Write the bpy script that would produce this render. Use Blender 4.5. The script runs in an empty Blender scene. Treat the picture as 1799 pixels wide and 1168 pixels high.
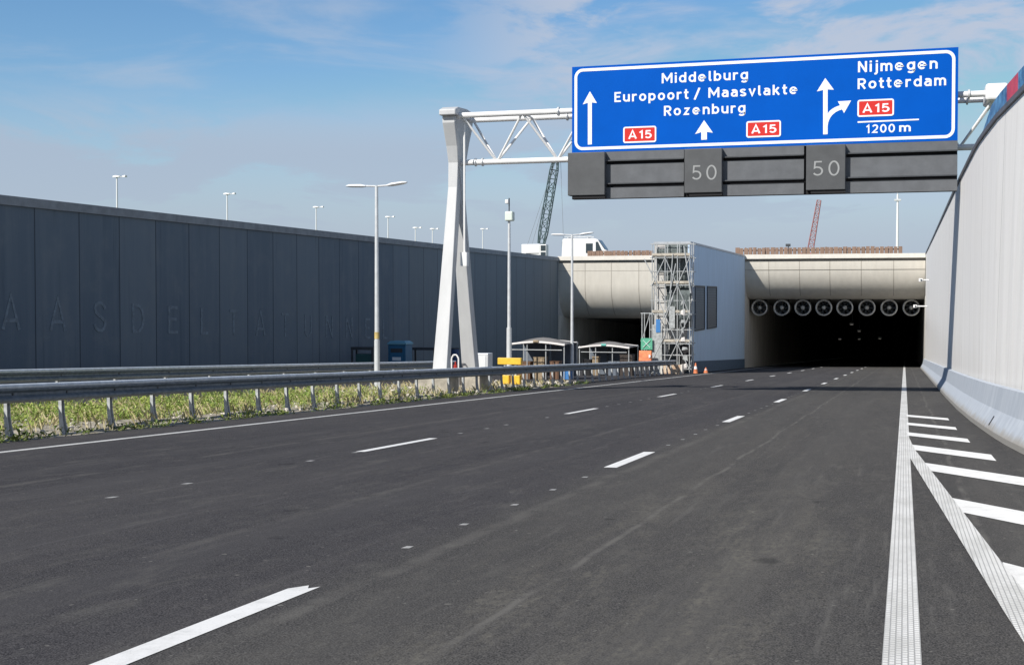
import bpy, math, random
from mathutils import Vector, Matrix
R = math.radians
C = bpy.context.scene.collection
random.seed(7)

# ------------------------------------------------------------------ camera
F_PX, CX, CY = 2300.0, 899.5, 584.0           # focal length in photo pixels, photo centre
TH = math.atan(690.0 / F_PX)                   # the road runs off to the right of the view axis
PITCH = math.atan(64.0 / F_PX)
cd = bpy.data.cameras.new('camera')
cam = bpy.data.objects.new('camera', cd); C.objects.link(cam)
cd.sensor_width = 36.0; cd.lens = F_PX / 1799.0 * 36.0
cd.clip_start = 0.1; cd.clip_end = 6000
cam.location = (0, 0, 0)
cam.rotation_euler = (math.pi / 2 - PITCH, 0, TH)
sc = bpy.context.scene
sc.camera = cam

# ------------------------------------------------------------------ light
SUNV = Vector((0.6, 1.03, -1.0)).normalized()   # direction in which the sunlight travels
SUN_EL = math.asin(-SUNV.z)
sd = bpy.data.lights.new('sun', 'SUN'); sun = bpy.data.objects.new('sun', sd); C.objects.link(sun)
sd.energy = 5.0; sd.angle = R(0.5); sd.color = (1.0, 0.955, 0.89)
sun.rotation_euler = SUNV.to_track_quat('-Z', 'Y').to_euler()

w = bpy.data.worlds.new('World'); sc.world = w; w.use_nodes = True
nt = w.node_tree; nt.nodes.clear()
def wn(t, **k):
    n = nt.nodes.new(t)
    for a, b in k.items(): setattr(n, a, b)
    return n
def wl(a, b): nt.links.new(a, b)
def wmath(op, a, b=None, c=None):
    n = wn('ShaderNodeMath', operation=op)
    for i, v in enumerate((a, b, c)):
        if v is None: continue
        if isinstance(v, (int, float)): n.inputs[i].default_value = v
        else: wl(v, n.inputs[i])
    return n.outputs[0]
def wramp(x, a, b):
    n = wn('ShaderNodeMapRange', interpolation_type='SMOOTHSTEP')
    wl(x, n.inputs[0]); n.inputs[1].default_value = a; n.inputs[2].default_value = b
    return n.outputs[0]
sky = wn('ShaderNodeTexSky', sky_type='NISHITA')
sky.sun_disc = False; sky.sun_elevation = SUN_EL; sky.sun_rotation = R(208.6)
sky.air_density = 1.0; sky.dust_density = 0.6; sky.ozone_density = 3.0; sky.altitude = 0
hs = wn('ShaderNodeHueSaturation'); hs.inputs['Saturation'].default_value = 1.22; hs.inputs['Value'].default_value = 1.12
wl(sky.outputs[0], hs.inputs['Color'])
tc = wn('ShaderNodeTexCoord'); sx = wn('ShaderNodeSeparateXYZ'); wl(tc.outputs['Generated'], sx.inputs[0])
az = wmath('ARCTAN2', sx.outputs[0], sx.outputs[1]); el = wmath('ARCSINE', sx.outputs[2])
def cloud(su, sv, off, scale, detail, rough, lo, hi, dist=0.4):
    cx = wn('ShaderNodeCombineXYZ')
    wl(wmath('MULTIPLY_ADD', az, su, off), cx.inputs[0]); wl(wmath('MULTIPLY', el, sv), cx.inputs[1])
    cx.inputs[2].default_value = off
    n = wn('ShaderNodeTexNoise'); wl(cx.outputs[0], n.inputs['Vector'])
    n.inputs['Scale'].default_value = scale; n.inputs['Detail'].default_value = detail
    n.inputs['Roughness'].default_value = rough; n.inputs['Distortion'].default_value = dist
    return wramp(n.outputs[0], lo, hi)
wisps = cloud(2.6, 13.0, 7.7, 2.0, 9, 0.58, 0.44, 0.70)
puffs = cloud(6.0, 17.0, 14.2, 1.5, 9, 0.6, 0.44, 0.62)
bank = cloud(2.4, 9.0, 7.9, 2.0, 8, 0.6, 0.36, 0.56)
low = wmath('SUBTRACT', 1.0, wramp(el, 0.105, 0.165))           # hazy cloud bank low in the sky
bank = wmath('MULTIPLY', bank, low)
az_mask = wramp(az, -0.40, -0.22)                               # more cloud towards the sign
wp = wmath('MULTIPLY', wisps, wmath('MULTIPLY_ADD', az_mask, 0.45, 0.40))
pf = wmath('MULTIPLY', wmath('MULTIPLY', puffs, az_mask), 0.82)
cl = wmath('MINIMUM', wmath('MAXIMUM', wmath('MAXIMUM', wp, pf), wmath('MULTIPLY', bank, 0.85)), 0.9)
hz = wmath('SUBTRACT', 1.0, wramp(el, 0.02, 0.17))
cl = wmath('MAXIMUM', cl, wmath('MULTIPLY', hz, 0.92))
mx = wn('ShaderNodeMix', data_type='RGBA')
cc = wn('ShaderNodeMix', data_type='RGBA'); wl(wramp(el, 0.10, 0.19), cc.inputs[0])
cc.inputs[6].default_value = (3.78, 4.46, 5.58, 1); cc.inputs[7].default_value = (4.9, 5.25, 6.1, 1)
wl(cl, mx.inputs[0]); wl(hs.outputs[0], mx.inputs[6]); wl(cc.outputs[2], mx.inputs[7])
# the sky overhead is a deeper blue than the band the camera sees, and the glare round the sun is held back
lim = wn('ShaderNodeMix', data_type='RGBA', blend_type='DARKEN'); lim.inputs[0].default_value = 1.0
wl(mx.outputs[2], lim.inputs[6]); lim.inputs[7].default_value = (5.0, 5.3, 6.4, 1)
deep = wn('ShaderNodeMix', data_type='RGBA', blend_type='MULTIPLY'); wl(wramp(el, 0.24, 0.75), deep.inputs[0])
wl(lim.outputs[2], deep.inputs[6]); deep.inputs[7].default_value = (0.38, 0.46, 0.56, 1)
SKY_S = 0.10
bg = wn('ShaderNodeBackground'); wl(deep.outputs[2], bg.inputs[0]); bg.inputs[1].default_value = SKY_S
out = wn('ShaderNodeOutputWorld'); wl(bg.outputs[0], out.inputs[0])
sc.view_settings.view_transform = 'Standard'; sc.view_settings.look = 'None'
sc.view_settings.exposure = 0.15; sc.view_settings.gamma = 1.0

# ------------------------------------------------------------------ measuring helpers
S = 98.0 / F_PX                                # fall of the road towards the tunnel
H = 1.5                                        # camera height over the road
c_, s_ = math.cos(TH), math.sin(TH)
def rz(Y, X=-16.0): return -H - S * (Y * c_ - X * s_)   # falls 4 % to the tunnel and 1.2 % across to the left
def ray(px, py):
    k = (px - CX) / F_PX; m = (CY - py) / F_PX
    cp, sp = math.cos(PITCH), math.sin(PITCH)
    f = Vector((-s_ * cp, c_ * cp, -sp)); r = Vector((c_, s_, 0)); u = Vector((-s_ * sp, c_ * sp, cp))
    return f + r * k + u * m
def PY(px, py, Y): d = ray(px, py); return d * (Y / d.y)       # photo pixel measured onto a cross plane
def PXX(px, py, X): d = ray(px, py); return d * (X / d.x)      # ... onto a lengthwise plane
def YX(px, X): return PXX(px, 520, X).y

# ------------------------------------------------------------------ materials
MATS = {}
def mat(name, col, rough=0.7, metal=0.0, var=0.0, scale=3.0, stretch=(1, 1, 1), bump=0.0, bscale=40.0, col2=None, lo=0.35, hi=0.65, spec=0.5, emit=None):
    if name in MATS: return MATS[name]
    m = bpy.data.materials.new(name); m.use_nodes = True
    t = m.node_tree; b = t.nodes['Principled BSDF']
    b.inputs['Roughness'].default_value = rough; b.inputs['Metallic'].default_value = metal
    b.inputs['Specular IOR Level'].default_value = spec
    c4 = (*col, 1); b.inputs['Base Color'].default_value = c4
    tcn = t.nodes.new('ShaderNodeTexCoord')
    if var > 0 or col2:
        mp = t.nodes.new('ShaderNodeMapping'); mp.inputs['Scale'].default_value = stretch
        t.links.new(tcn.outputs['Object'], mp.inputs[0])
        n = t.nodes.new('ShaderNodeTexNoise'); n.inputs['Scale'].default_value = scale
        n.inputs['Detail'].default_value = 8; n.inputs['Roughness'].default_value = 0.6
        t.links.new(mp.outputs[0], n.inputs['Vector'])
        mr = t.nodes.new('ShaderNodeMapRange'); mr.inputs[1].default_value = lo; mr.inputs[2].default_value = hi
        t.links.new(n.outputs[0], mr.inputs[0])
        mi = t.nodes.new('ShaderNodeMix'); mi.data_type = 'RGBA'
        t.links.new(mr.outputs[0], mi.inputs[0])
        mi.inputs[6].default_value = tuple(x * (1 - var) for x in col) + (1,)
        mi.inputs[7].default_value = (*(col2 if col2 else tuple(min(1, x * (1 + var)) for x in col)), 1)
        t.links.new(mi.outputs[2], b.inputs['Base Color'])
    if bump > 0:
        n2 = t.nodes.new('ShaderNodeTexNoise'); n2.inputs['Scale'].default_value = bscale; n2.inputs['Detail'].default_value = 4
        t.links.new(tcn.outputs['Object'], n2.inputs['Vector'])
        bp = t.nodes.new('ShaderNodeBump'); bp.inputs['Strength'].default_value = bump; bp.inputs['Distance'].default_value = 0.02
        t.links.new(n2.outputs[0], bp.inputs['Height']); t.links.new(bp.outputs[0], b.inputs['Normal'])
    MATS[name] = m
    return m

class G:
    """small node-graph helper for the larger materials"""
    def __init__(s, name, rough=0.8, spec=0.4):
        s.m = bpy.data.materials.new(name); s.m.use_nodes = True; s.t = s.m.node_tree
        s.b = s.t.nodes['Principled BSDF']; s.b.inputs['Roughness'].default_value = rough
        s.b.inputs['Specular IOR Level'].default_value = spec
        s.tc = s.t.nodes.new('ShaderNodeTexCoord').outputs['Object']
        x = s.t.nodes.new('ShaderNodeSeparateXYZ'); s.t.links.new(s.tc, x.inputs[0]); s.x, s.y, s.z = x.outputs
    def L(s, v, i):
        if isinstance(v, (int, float)): i.default_value = v
        elif isinstance(v, tuple): i.default_value = v if len(v) == 4 else (*v, 1)
        else: s.t.links.new(v, i)
    def math(s, op, *a):
        n = s.t.nodes.new('ShaderNodeMath'); n.operation = op
        for i, v in enumerate(a): s.L(v, n.inputs[i])
        return n.outputs[0]
    def noise(s, scale, stretch=(1, 1, 1), detail=8, rough=0.6, dist=0.0):
        mp = s.t.nodes.new('ShaderNodeMapping'); mp.inputs['Scale'].default_value = stretch
        s.t.links.new(s.tc, mp.inputs[0])
        n = s.t.nodes.new('ShaderNodeTexNoise'); n.inputs['Scale'].default_value = scale; n.inputs['Detail'].default_value = detail
        n.inputs['Roughness'].default_value = rough; n.inputs['Distortion'].default_value = dist
        s.t.links.new(mp.outputs[0], n.inputs['Vector']); return n.outputs[0]
    def ramp(s, v, a, b, lo=0.0, hi=1.0):
        n = s.t.nodes.new('ShaderNodeMapRange'); n.interpolation_type = 'SMOOTHSTEP'
        s.L(v, n.inputs[0]); s.L(a, n.inputs[1]); s.L(b, n.inputs[2]); n.inputs[3].default_value = lo; n.inputs[4].default_value = hi
        return n.outputs[0]
    def mix(s, f, a, b, mode='MIX'):
        n = s.t.nodes.new('ShaderNodeMix'); n.data_type = 'RGBA'; n.blend_type = mode
        s.L(f, n.inputs[0]); s.L(a, n.inputs[6]); s.L(b, n.inputs[7]); return n.outputs[2]
    def bump(s, h, st=0.3, d=0.01):
        n = s.t.nodes.new('ShaderNodeBump'); n.inputs['Strength'].default_value = st; n.inputs['Distance'].default_value = d
        s.L(h, n.inputs['Height']); s.t.links.new(n.outputs[0], s.b.inputs['Normal'])
    def color(s, c): s.L(c, s.b.inputs['Base Color'])

# asphalt
g = G('asphalt', 0.92, 0.04)
n_big = g.noise(0.35, (1, 0.25, 1), 5)
n_lane = g.noise(1.5, (1, 0.04, 1), 6)
n_med = g.noise(6, (1, 0.6, 1), 7)
n_fine = g.noise(95, (1, 1, 1), 2)
n_spk = g.noise(45, (1, 1, 1), 3)
col = g.mix(g.ramp(n_big, 0.35, 0.65), (0.046, 0.0455, 0.047), (0.063, 0.0615, 0.061))
col = g.mix(g.ramp(n_lane, 0.45, 0.75), col, (0.078, 0.075, 0.071))
col = g.mix(g.math('MULTIPLY', g.ramp(n_med, 0.45, 0.75), 0.5), col, (0.092, 0.088, 0.081))
col = g.mix(g.math('MULTIPLY', g.ramp(n_fine, 0.42, 0.7), 0.7), col, (0.15, 0.146, 0.14))
col = g.mix(g.math('MULTIPLY', g.ramp(n_fine, 0.55, 0.32), 0.6), col, (0.020, 0.020, 0.021))
col = g.mix(g.math('MULTIPLY', g.ramp(n_spk, 0.70, 0.76), 0.5), col, (0.22, 0.21, 0.19))
# polished wheel tracks, fine lengthwise scuffs and a dusty worn patch in the right lane
lane_x = g.math('FRACT', g.math('ADD', g.math('MULTIPLY', g.x, 1 / 3.8), 0.03))
trk = g.math('ABSOLUTE', g.math('SUBTRACT', g.math('ABSOLUTE', g.math('SUBTRACT', lane_x, 0.5)), 0.22))
trk = g.math('MULTIPLY', g.ramp(trk, 0.12, 0.02), g.ramp(g.noise(0.5, (1, 0.12, 1), 5), 0.3, 0.65))
col = g.mix(g.math('MULTIPLY', trk, 0.45), col, (0.088, 0.086, 0.083))
scf = g.ramp(g.noise(9, (1, 0.03, 1), 6, 0.7), 0.56, 0.72)
col = g.mix(g.math('MULTIPLY', scf, 0.5), col, (0.125, 0.122, 0.116))
drip = g.ramp(g.noise(2.6, (1, 0.5, 1), 3, 0.5), 0.70, 0.76)
col = g.mix(g.math('MULTIPLY', drip, 0.55), col, (0.030, 0.030, 0.031))
lane_m = g.math('MULTIPLY', g.ramp(g.x, -3.4, -1.9), g.ramp(g.x, 0.3, -1.0))
near_m = g.ramp(g.y, 22, 7)
dust_n = g.math('MULTIPLY', g.ramp(g.noise(1.1, (1.8, 0.3, 1), 9, 0.75, 0.3), 0.44, 0.66), g.ramp(g.noise(22, (1, 0.5, 1), 5, 0.7), 0.35, 0.62))
col = g.mix(g.math('MULTIPLY', g.math('MULTIPLY', lane_m, near_m), g.math('MULTIPLY', dust_n, 0.95)), col, (0.145, 0.138, 0.120))
col = g.mix(g.ramp(g.x, -3.3, -3.9), col, g.mix(1.0, col, (0.84, 0.84, 0.90), 'MULTIPLY'))
col = g.mix(g.math('MULTIPLY', g.ramp(g.noise(3.2, (1, 0.22, 1), 9, 0.78, 0.4), 0.50, 0.70), 0.40), col, (0.125, 0.122, 0.113))
crumbs = g.ramp(g.noise(16, (1, 0.8, 1), 2, 0.4), 0.735, 0.76)
col = g.mix(g.math('MULTIPLY', crumbs, 0.55), col, (0.20, 0.195, 0.18))
# paving seams, pale and slightly wavering
def seam(x0, wid, amt, col, c2=(0.15, 0.145, 0.135)):
    wob = g.math('MULTIPLY', g.math('SUBTRACT', g.noise(0.25, (0, 1, 0), 3), 0.5), 0.25)
    dx = g.math('ABSOLUTE', g.math('SUBTRACT', g.math('ADD', g.x, wob), x0))
    brk = g.ramp(g.noise(1.3, (1, 1, 1), 5), 0.35, 0.6)
    return g.mix(g.math('MULTIPLY', g.math('MULTIPLY', g.ramp(dx, wid, wid * 0.15), brk), amt), col, c2)
col = seam(-2.2, 0.045, 0.65, col)
col = seam(-3.35, 0.12, 0.35, col)
col = seam(-5.3, 0.10, 0.25, col)
col = seam(-9.6, 0.12, 0.25, col)
col = seam(0.62, 0.05, 0.5, col)
g.color(col); g.bump(g.math('ADD', n_fine, g.math('MULTIPLY', n_spk, 0.7)), 0.55, 0.006)
ASPHALT = g.m

# profiled edge line: rows of raised white studs
g = G('profiled_marking', 0.6)
fx = g.math('FRACT', g.math('MULTIPLY', g.x, 1 / 0.0305))
row = g.math('MULTIPLY', g.math('FLOOR', g.math('MULTIPLY', g.x, 1 / 0.0305)), 0.5)
fy = g.math('FRACT', g.math('ADD', g.math('MULTIPLY', g.y, 1 / 0.055), row))
ex = g.ramp(g.math('ABSOLUTE', g.math('SUBTRACT', fx, 0.5)), 0.46, 0.34)
ey = g.ramp(g.math('ABSOLUTE', g.math('SUBTRACT', fy, 0.5)), 0.47, 0.34)
stud = g.math('MULTIPLY', ex, ey)
dirt = g.ramp(g.noise(4, (1, 0.3, 1), 7), 0.35, 0.7)
colw = g.mix(dirt, (0.74, 0.74, 0.72), (0.55, 0.55, 0.525))
g.color(g.mix(stud, (0.36, 0.36, 0.35), colw)); g.bump(stud, 0.6, 0.006)
PROFILED = g.m

g = G('road_paint', 0.6)
d1 = g.ramp(g.noise(5, (1, 1, 1), 8, 0.7), 0.45, 0.75); d2 = g.ramp(g.noise(60, (1, 1, 1), 3), 0.6, 0.72)
cp_ = g.mix(g.math('MULTIPLY', d1, 0.65), (0.76, 0.76, 0.745), (0.52, 0.52, 0.50))
g.color(g.mix(g.math('MULTIPLY', d2, 0.45), cp_, (0.3, 0.3, 0.3))); g.bump(g.noise(60, (1, 1, 1), 3), 0.3, 0.004)
PAINT = g.m

DOT = mat('worn_dot', (0.34, 0.34, 0.335), 0.8, var=0.3, scale=3)

# dark cast-concrete panels of the far retaining wall: one panel every 2.87 m
PANEL = 2.87; PAN0 = 43.6
g = G('dark_concrete_panel', 0.75)
u = g.math('MULTIPLY', g.math('SUBTRACT', g.y, PAN0), 1 / PANEL)
fu = g.math('FRACT', g.math('ADD', u, 100)); iu = g.math('FLOOR', g.math('ADD', u, 100))
wn_ = g.t.nodes.new('ShaderNodeTexWhiteNoise'); wn_.noise_dimensions = '1D'; g.t.links.new(iu, wn_.inputs['W'])
joint = g.ramp(g.math('ABSOLUTE', g.math('SUBTRACT', fu, 0.5)), 0.482, 0.494)
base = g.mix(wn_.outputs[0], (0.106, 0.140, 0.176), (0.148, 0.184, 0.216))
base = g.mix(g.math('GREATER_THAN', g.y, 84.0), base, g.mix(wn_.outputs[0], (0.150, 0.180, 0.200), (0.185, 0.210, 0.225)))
str_ = g.ramp(g.noise(1.6, (1, 1, 0.06), 7, 0.65), 0.4, 0.72)
base = g.mix(g.math('MULTIPLY', str_, 0.5), base, (0.165, 0.20, 0.225))
str2 = g.ramp(g.noise(3.1, (1, 1, 0.05), 7, 0.7), 0.55, 0.75)
base = g.mix(g.math('MULTIPLY', str2, 0.7), base, (0.065, 0.085, 0.11))
base = g.mix(g.math('MULTIPLY', g.ramp(g.noise(0.8, (1, 1, 1), 6), 0.45, 0.75), 0.5), base, (0.18, 0.205, 0.22))
g.color(g.mix(joint, base, (0.040, 0.052, 0.068))); g.bump(g.math('SUBTRACT', g.noise(14, (1, 1, 1), 6), joint), 0.3, 0.02)
DARKWALL = g.m
LETTER = mat('pale_letter_concrete', (0.170, 0.208, 0.240), 0.8, var=0.35, scale=5, lo=0.3, hi=0.7)

g = G('pale_concrete_wall', 0.75)
u = g.math('MULTIPLY', g.math('SUBTRACT', g.y, 1.1), 1 / 4.6)
fu = g.math('FRACT', g.math('ADD', u, 100))
joint = g.ramp(g.math('ABSOLUTE', g.math('SUBTRACT', fu, 0.5)), 0.492, 0.498)
base = g.mix(g.ramp(g.noise(2.5, (1, 1, 0.05), 8, 0.65), 0.35, 0.7), (0.78, 0.765, 0.735), (0.83, 0.815, 0.79))
base = g.mix(g.math('MULTIPLY', g.ramp(g.noise(7, (1, 1, 0.04), 8, 0.7), 0.55, 0.8), 0.25), base, (0.56, 0.54, 0.50))
base = g.mix(g.math('MULTIPLY', g.ramp(g.noise(1.2, (1, 1, 0.6), 8, 0.7), 0.5, 0.8), 0.3), base, (0.70, 0.67, 0.63))
base = g.mix(g.ramp(g.noise(3.5, (1, 1.2, 0.12), 4, 0.5), 0.70, 0.75), base, (0.40, 0.38, 0.35))
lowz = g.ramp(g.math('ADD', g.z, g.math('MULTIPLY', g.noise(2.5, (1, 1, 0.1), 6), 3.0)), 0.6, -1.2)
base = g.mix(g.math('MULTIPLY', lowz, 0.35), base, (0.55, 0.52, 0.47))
g.color(g.mix(g.math('MULTIPLY', joint, 0.65), base, (0.30, 0.30, 0.29))); g.bump(g.math('SUBTRACT', g.noise(12, (1, 1, 1), 6), joint), 0.15, 0.02)
PALEWALL = g.m

g = G('barrier_concrete', 0.7)
base = g.mix(g.ramp(g.noise(4, (1, 1, 0.2), 8, 0.65), 0.35, 0.7), (0.395, 0.435, 0.485), (0.48, 0.515, 0.56))
base = g.mix(g.math('MULTIPLY', g.ramp(g.noise(9, (1, 1, 0.08), 8, 0.7), 0.55, 0.75), 0.55), base, (0.30, 0.345, 0.40))
rh = g.math('ADD', g.z, g.math('ADD', H, g.math('ADD', g.math('MULTIPLY', g.y, S * c_), g.math('MULTIPLY', g.x, -S * s_))))
dirty = g.math('MULTIPLY', g.ramp(g.math('ADD', rh, g.math('MULTIPLY', g.noise(3, (1, 1, 1), 7), -0.25)), 0.12, -0.05), 0.8)
g.color(g.mix(dirty, base, (0.30, 0.27, 0.22))); g.bump(g.noise(25, (1, 1, 1), 6), 0.2, 0.01)
BARRIER = g.m

CREAM = mat('cream_panel', (0.555, 0.525, 0.46), 0.6, var=0.05, scale=2.0, stretch=(1, 1, 0.2), bump=0.05)
CREAMLT = mat('cream_band', (0.68, 0.645, 0.575), 0.6, var=0.06, scale=2.0)
SEAM = mat('panel_seam', (0.30, 0.275, 0.235), 0.8)
TUNW = mat('tunnel_lining', (0.58, 0.56, 0.51), 0.6, var=0.15, scale=1.2, stretch=(1, 1, 0.3))
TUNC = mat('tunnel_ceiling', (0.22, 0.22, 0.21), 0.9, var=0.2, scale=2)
BUILD = mat('shade_blue_render', (0.48, 0.62, 0.77), 0.75, var=0.05, scale=1.5, stretch=(1, 1, 0.2))  # blue shade of the side wall mixed into the base colour
PLINTH = mat('dark_plinth', (0.07, 0.115, 0.17), 0.75, var=0.15, scale=3)
CONC = mat('light_concrete', (0.52, 0.51, 0.49), 0.8, var=0.12, scale=3, bump=0.2)
DARKMET = mat('dark_metal', (0.05, 0.055, 0.062), 0.55, var=0.15, scale=4)
LOUVRE = mat('louvre_metal', (0.07, 0.085, 0.10), 0.5, 0.2)
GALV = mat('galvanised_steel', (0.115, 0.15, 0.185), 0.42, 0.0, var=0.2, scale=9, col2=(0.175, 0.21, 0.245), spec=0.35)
GALVP = mat('galvanised_post', (0.42, 0.44, 0.45), 0.6, 0.0, var=0.2, scale=12)
WHITEP = mat('white_painted_steel', (0.80, 0.80, 0.79), 0.38, var=0.05, scale=3, stretch=(1, 1, 0.3))
HILITE = mat('rail_highlight', (0.58, 0.63, 0.67), 0.45, 0.0, var=0.15, scale=6)  # lighter steel that paints the lit upper edge of the beams
LEGP = mat('gantry_leg_paint', (0.50, 0.51, 0.515), 0.5, var=0.06, scale=2, stretch=(1, 1, 0.3))
LAMPM = mat('lamp_grey_steel', (0.62, 0.64, 0.65), 0.45, 0.2, var=0.08, scale=4)
LAMPH = mat('lamp_housing', (0.72, 0.74, 0.75), 0.4)
SIGNB = mat('sign_blue', (0.0005, 0.088, 0.46), 0.55, spec=0.05, var=0.05, scale=0.8)
SIGNW = mat('sign_white', (0.84, 0.86, 0.88), 0.45)
SIGNR = mat('sign_red', (0.60, 0.035, 0.03), 0.5, spec=0.15)
SIGNG = mat('signal_housing', (0.072, 0.076, 0.080), 0.55, var=0.12, scale=2)
SIGNG2 = mat('signal_backing', (0.105, 0.112, 0.122), 0.6, var=0.12, scale=2)
BLACK = mat('black_recess', (0.010, 0.010, 0.012), 0.8)
DIGIT = mat('signal_digit', (0.30, 0.31, 0.31), 0.6)
RUST = mat('weathered_timber', (0.25, 0.165, 0.125), 0.9, var=0.35, scale=2.2, stretch=(3, 3, 0.1), lo=0.3, hi=0.7)
VANW = mat('van_white', (0.80, 0.80, 0.80), 0.3)
GLASS = mat('dark_glass', (0.03, 0.045, 0.055), 0.12, spec=0.7)
FOOT = mat('sandy_concrete', (0.40, 0.37, 0.31), 0.9, var=0.25, scale=3, bump=0.3)
RUBBER = mat('tyre_rubber', (0.02, 0.02, 0.02), 0.9)
TEAL = mat('crane_teal', (0.06, 0.10, 0.11), 0.5, var=0.1)
REDCR = mat('crane_red', (0.34, 0.15, 0.15), 0.6)
CABLE = mat('steel_cable', (0.20, 0.22, 0.24), 0.6)
TOILET = mat('blue_plastic', (0.025, 0.13, 0.24), 0.45, var=0.1)
YELLOW = mat('yellow_paint', (0.75, 0.47, 0.04), 0.5, var=0.1, scale=6)
ORANGE = mat('orange_plastic', (0.66, 0.20, 0.08), 0.6, var=0.3, scale=4)
GREEN = mat('green_sign', (0.10, 0.38, 0.25), 0.5)
WOOD = mat('plywood', (0.28, 0.215, 0.14), 0.8, var=0.3, scale=6)
CANVG = mat('grey_canvas', (0.20, 0.19, 0.18), 0.85, var=0.1)
CANVAS = mat('white_canvas', (0.74, 0.71, 0.68), 0.8, var=0.06)
CANVAST = mat('teal_canvas', (0.14, 0.46, 0.40), 0.8, var=0.06)
NET = mat('dark_scaffold_net', (0.11, 0.13, 0.13), 0.9, var=0.35, scale=10)
TUBE = mat('scaffold_tube', (0.52, 0.54, 0.54), 0.4, 0.35, var=0.1)
GREYT = mat('grey_tarpaulin', (0.13, 0.155, 0.19), 0.7, var=0.15)
BLUE = mat('blue_plastic_bright', (0.05, 0.20, 0.48), 0.5)
SOIL = mat('sandy_soil', (0.36, 0.315, 0.235), 0.95, var=0.35, scale=3.5, bump=0.6, bscale=20, col2=(0.50, 0.46, 0.38))
TERR = mat('grassy_ground', (0.11, 0.13, 0.05), 0.95, var=0.4, scale=0.6)
def leafmat(name, a, b, cc):
    g = G(name, 0.65)
    n = g.noise(1.1, (1, 1, 1), 5); n2 = g.noise(17, (1, 1, 1), 2)
    col = g.mix(g.ramp(n, 0.35, 0.65), a, b)
    g.color(g.mix(g.ramp(n2, 0.5, 0.68), col, cc))
    return g.m
LEAF = leafmat('weed_leaf', (0.11, 0.20, 0.03), (0.30, 0.37, 0.07), (0.48, 0.46, 0.18))
STRAW = leafmat('dry_grass', (0.30, 0.25, 0.13), (0.50, 0.44, 0.27), (0.26, 0.27, 0.09))
LEAFD = leafmat('shaded_weed', (0.06, 0.11, 0.02), (0.16, 0.21, 0.04), (0.24, 0.24, 0.07))

# ------------------------------------------------------------------ mesh helpers
ORG = {}
def org(o): return ORG.get(o.name, Vector((0, 0, 0))) if o else Vector((0, 0, 0))
def thing(name, label, cat, loc, group=None):
    o = bpy.data.objects.new(name, None); C.objects.link(o); o.location = loc; o.empty_display_size = 0.3
    ORG[o.name] = Vector(loc); tag(o, label, cat, group); return o
def tag(o, label=None, cat=None, group=None, kind=None):
    if label: o['label'] = label
    if cat: o['category'] = cat
    if group: o['group'] = group
    if kind: o['kind'] = kind
    return o
class MB:
    def __init__(s): s.v = []; s.f = []
    def add(s, vs, fs):
        b = len(s.v); s.v += [tuple(v) for v in vs]; s.f += [tuple(i + b for i in f) for f in fs]; return s
    def box(s, x0, x1, y0, y1, z0, z1, M=None):
        vs = [Vector((x, y, z)) for z in (z0, z1) for y in (y0, y1) for x in (x0, x1)]
        if M: vs = [M @ v for v in vs]
        return s.add(vs, [(0, 2, 3, 1), (4, 5, 7, 6), (0, 1, 5, 4), (2, 6, 7, 3), (0, 4, 6, 2), (1, 3, 7, 5)])
    def bar(s, p, q, wx, wy=None):
        return s.tube(p, q, wx * 0.5, None, 4, wy)
    def tube(s, p, q, r, r2=None, n=10, wy=None):
        p, q = Vector(p), Vector(q); d = (q - p).normalized()
        a = Vector((0, 0, 1)) if abs(d.z) < 0.9 else Vector((1, 0, 0))
        e1 = d.cross(a).normalized(); e2 = d.cross(e1).normalized(); r2 = r if r2 is None else r2
        vs = []
        for P, rr in ((p, r), (q, r2)):
            for i in range(n):
                t = 2 * math.pi * (i + 0.5) / n
                k = (rr if n > 4 else rr * 1.414)
                k2 = k if wy is None else wy * 0.5 * 1.414
                vs.append(P + e1 * k * math.cos(t) + e2 * k2 * math.sin(t))
        fs = [(i, (i + 1) % n, n + (i + 1) % n, n + i) for i in range(n)] + [tuple(range(n - 1, -1, -1)), tuple(range(n, 2 * n))]
        return s.add(vs, fs)
    def path(s, pts, r, n=8):
        for a, b in zip(pts, pts[1:]): s.tube(a, b, r, None, n)
        return s
    def rings(s, rings, closed=True, caps=True):
        n = len(rings[0]); vs = [p for r in rings for p in r]; fs = []
        for k in range(len(rings) - 1):
            for i in range(n if closed else n - 1):
                j = (i + 1) % n
                fs.append((k * n + i, k * n + j, (k + 1) * n + j, (k + 1) * n + i))
        if caps and closed: fs += [tuple(range(n - 1, -1, -1)), tuple((len(rings) - 1) * n + i for i in range(n))]
        return s.add(vs, fs)
    def prism(s, poly, axis, a, b):
        """extrude a 2D outline: axis 'x' -> poly is (y,z); 'y' -> (x,z); 'z' -> (x,y)"""
        def P(u, v, t): return {'x': (t, u, v), 'y': (u, t, v), 'z': (u, v, t)}[axis]
        return s.rings([[P(u, v, t) for u, v in poly] for t in (a, b)])
    def build(s, name, m, parent=None, smooth=False, bevel=0.0, seg=2):
        o0 = org(parent)
        me = bpy.data.meshes.new(name)
        me.from_pydata([(v[0] - o0.x, v[1] - o0.y, v[2] - o0.z) for v in s.v], [], s.f)
        me.materials.append(m); me.validate()
        import bmesh
        bm = bmesh.new(); bm.from_mesh(me); bmesh.ops.recalc_face_normals(bm, faces=bm.faces); bm.to_mesh(me); bm.free()
        if smooth:
            for p in me.polygons: p.use_smooth = True
        o = bpy.data.objects.new(name, me); C.objects.link(o)
        if parent: o.parent = parent
        ORG[o.name] = o0
        if smooth:
            try: me.set_sharp_from_angle(angle=R(38))
            except Exception: pass
        if bevel > 0:
            b = o.modifiers.new('bevel', 'BEVEL'); b.width = bevel; b.segments = seg; b.limit_method = 'ANGLE'; b.angle_limit = R(40)
        return o
def children(o): return [x for x in C.objects if x.parent == o]
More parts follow.
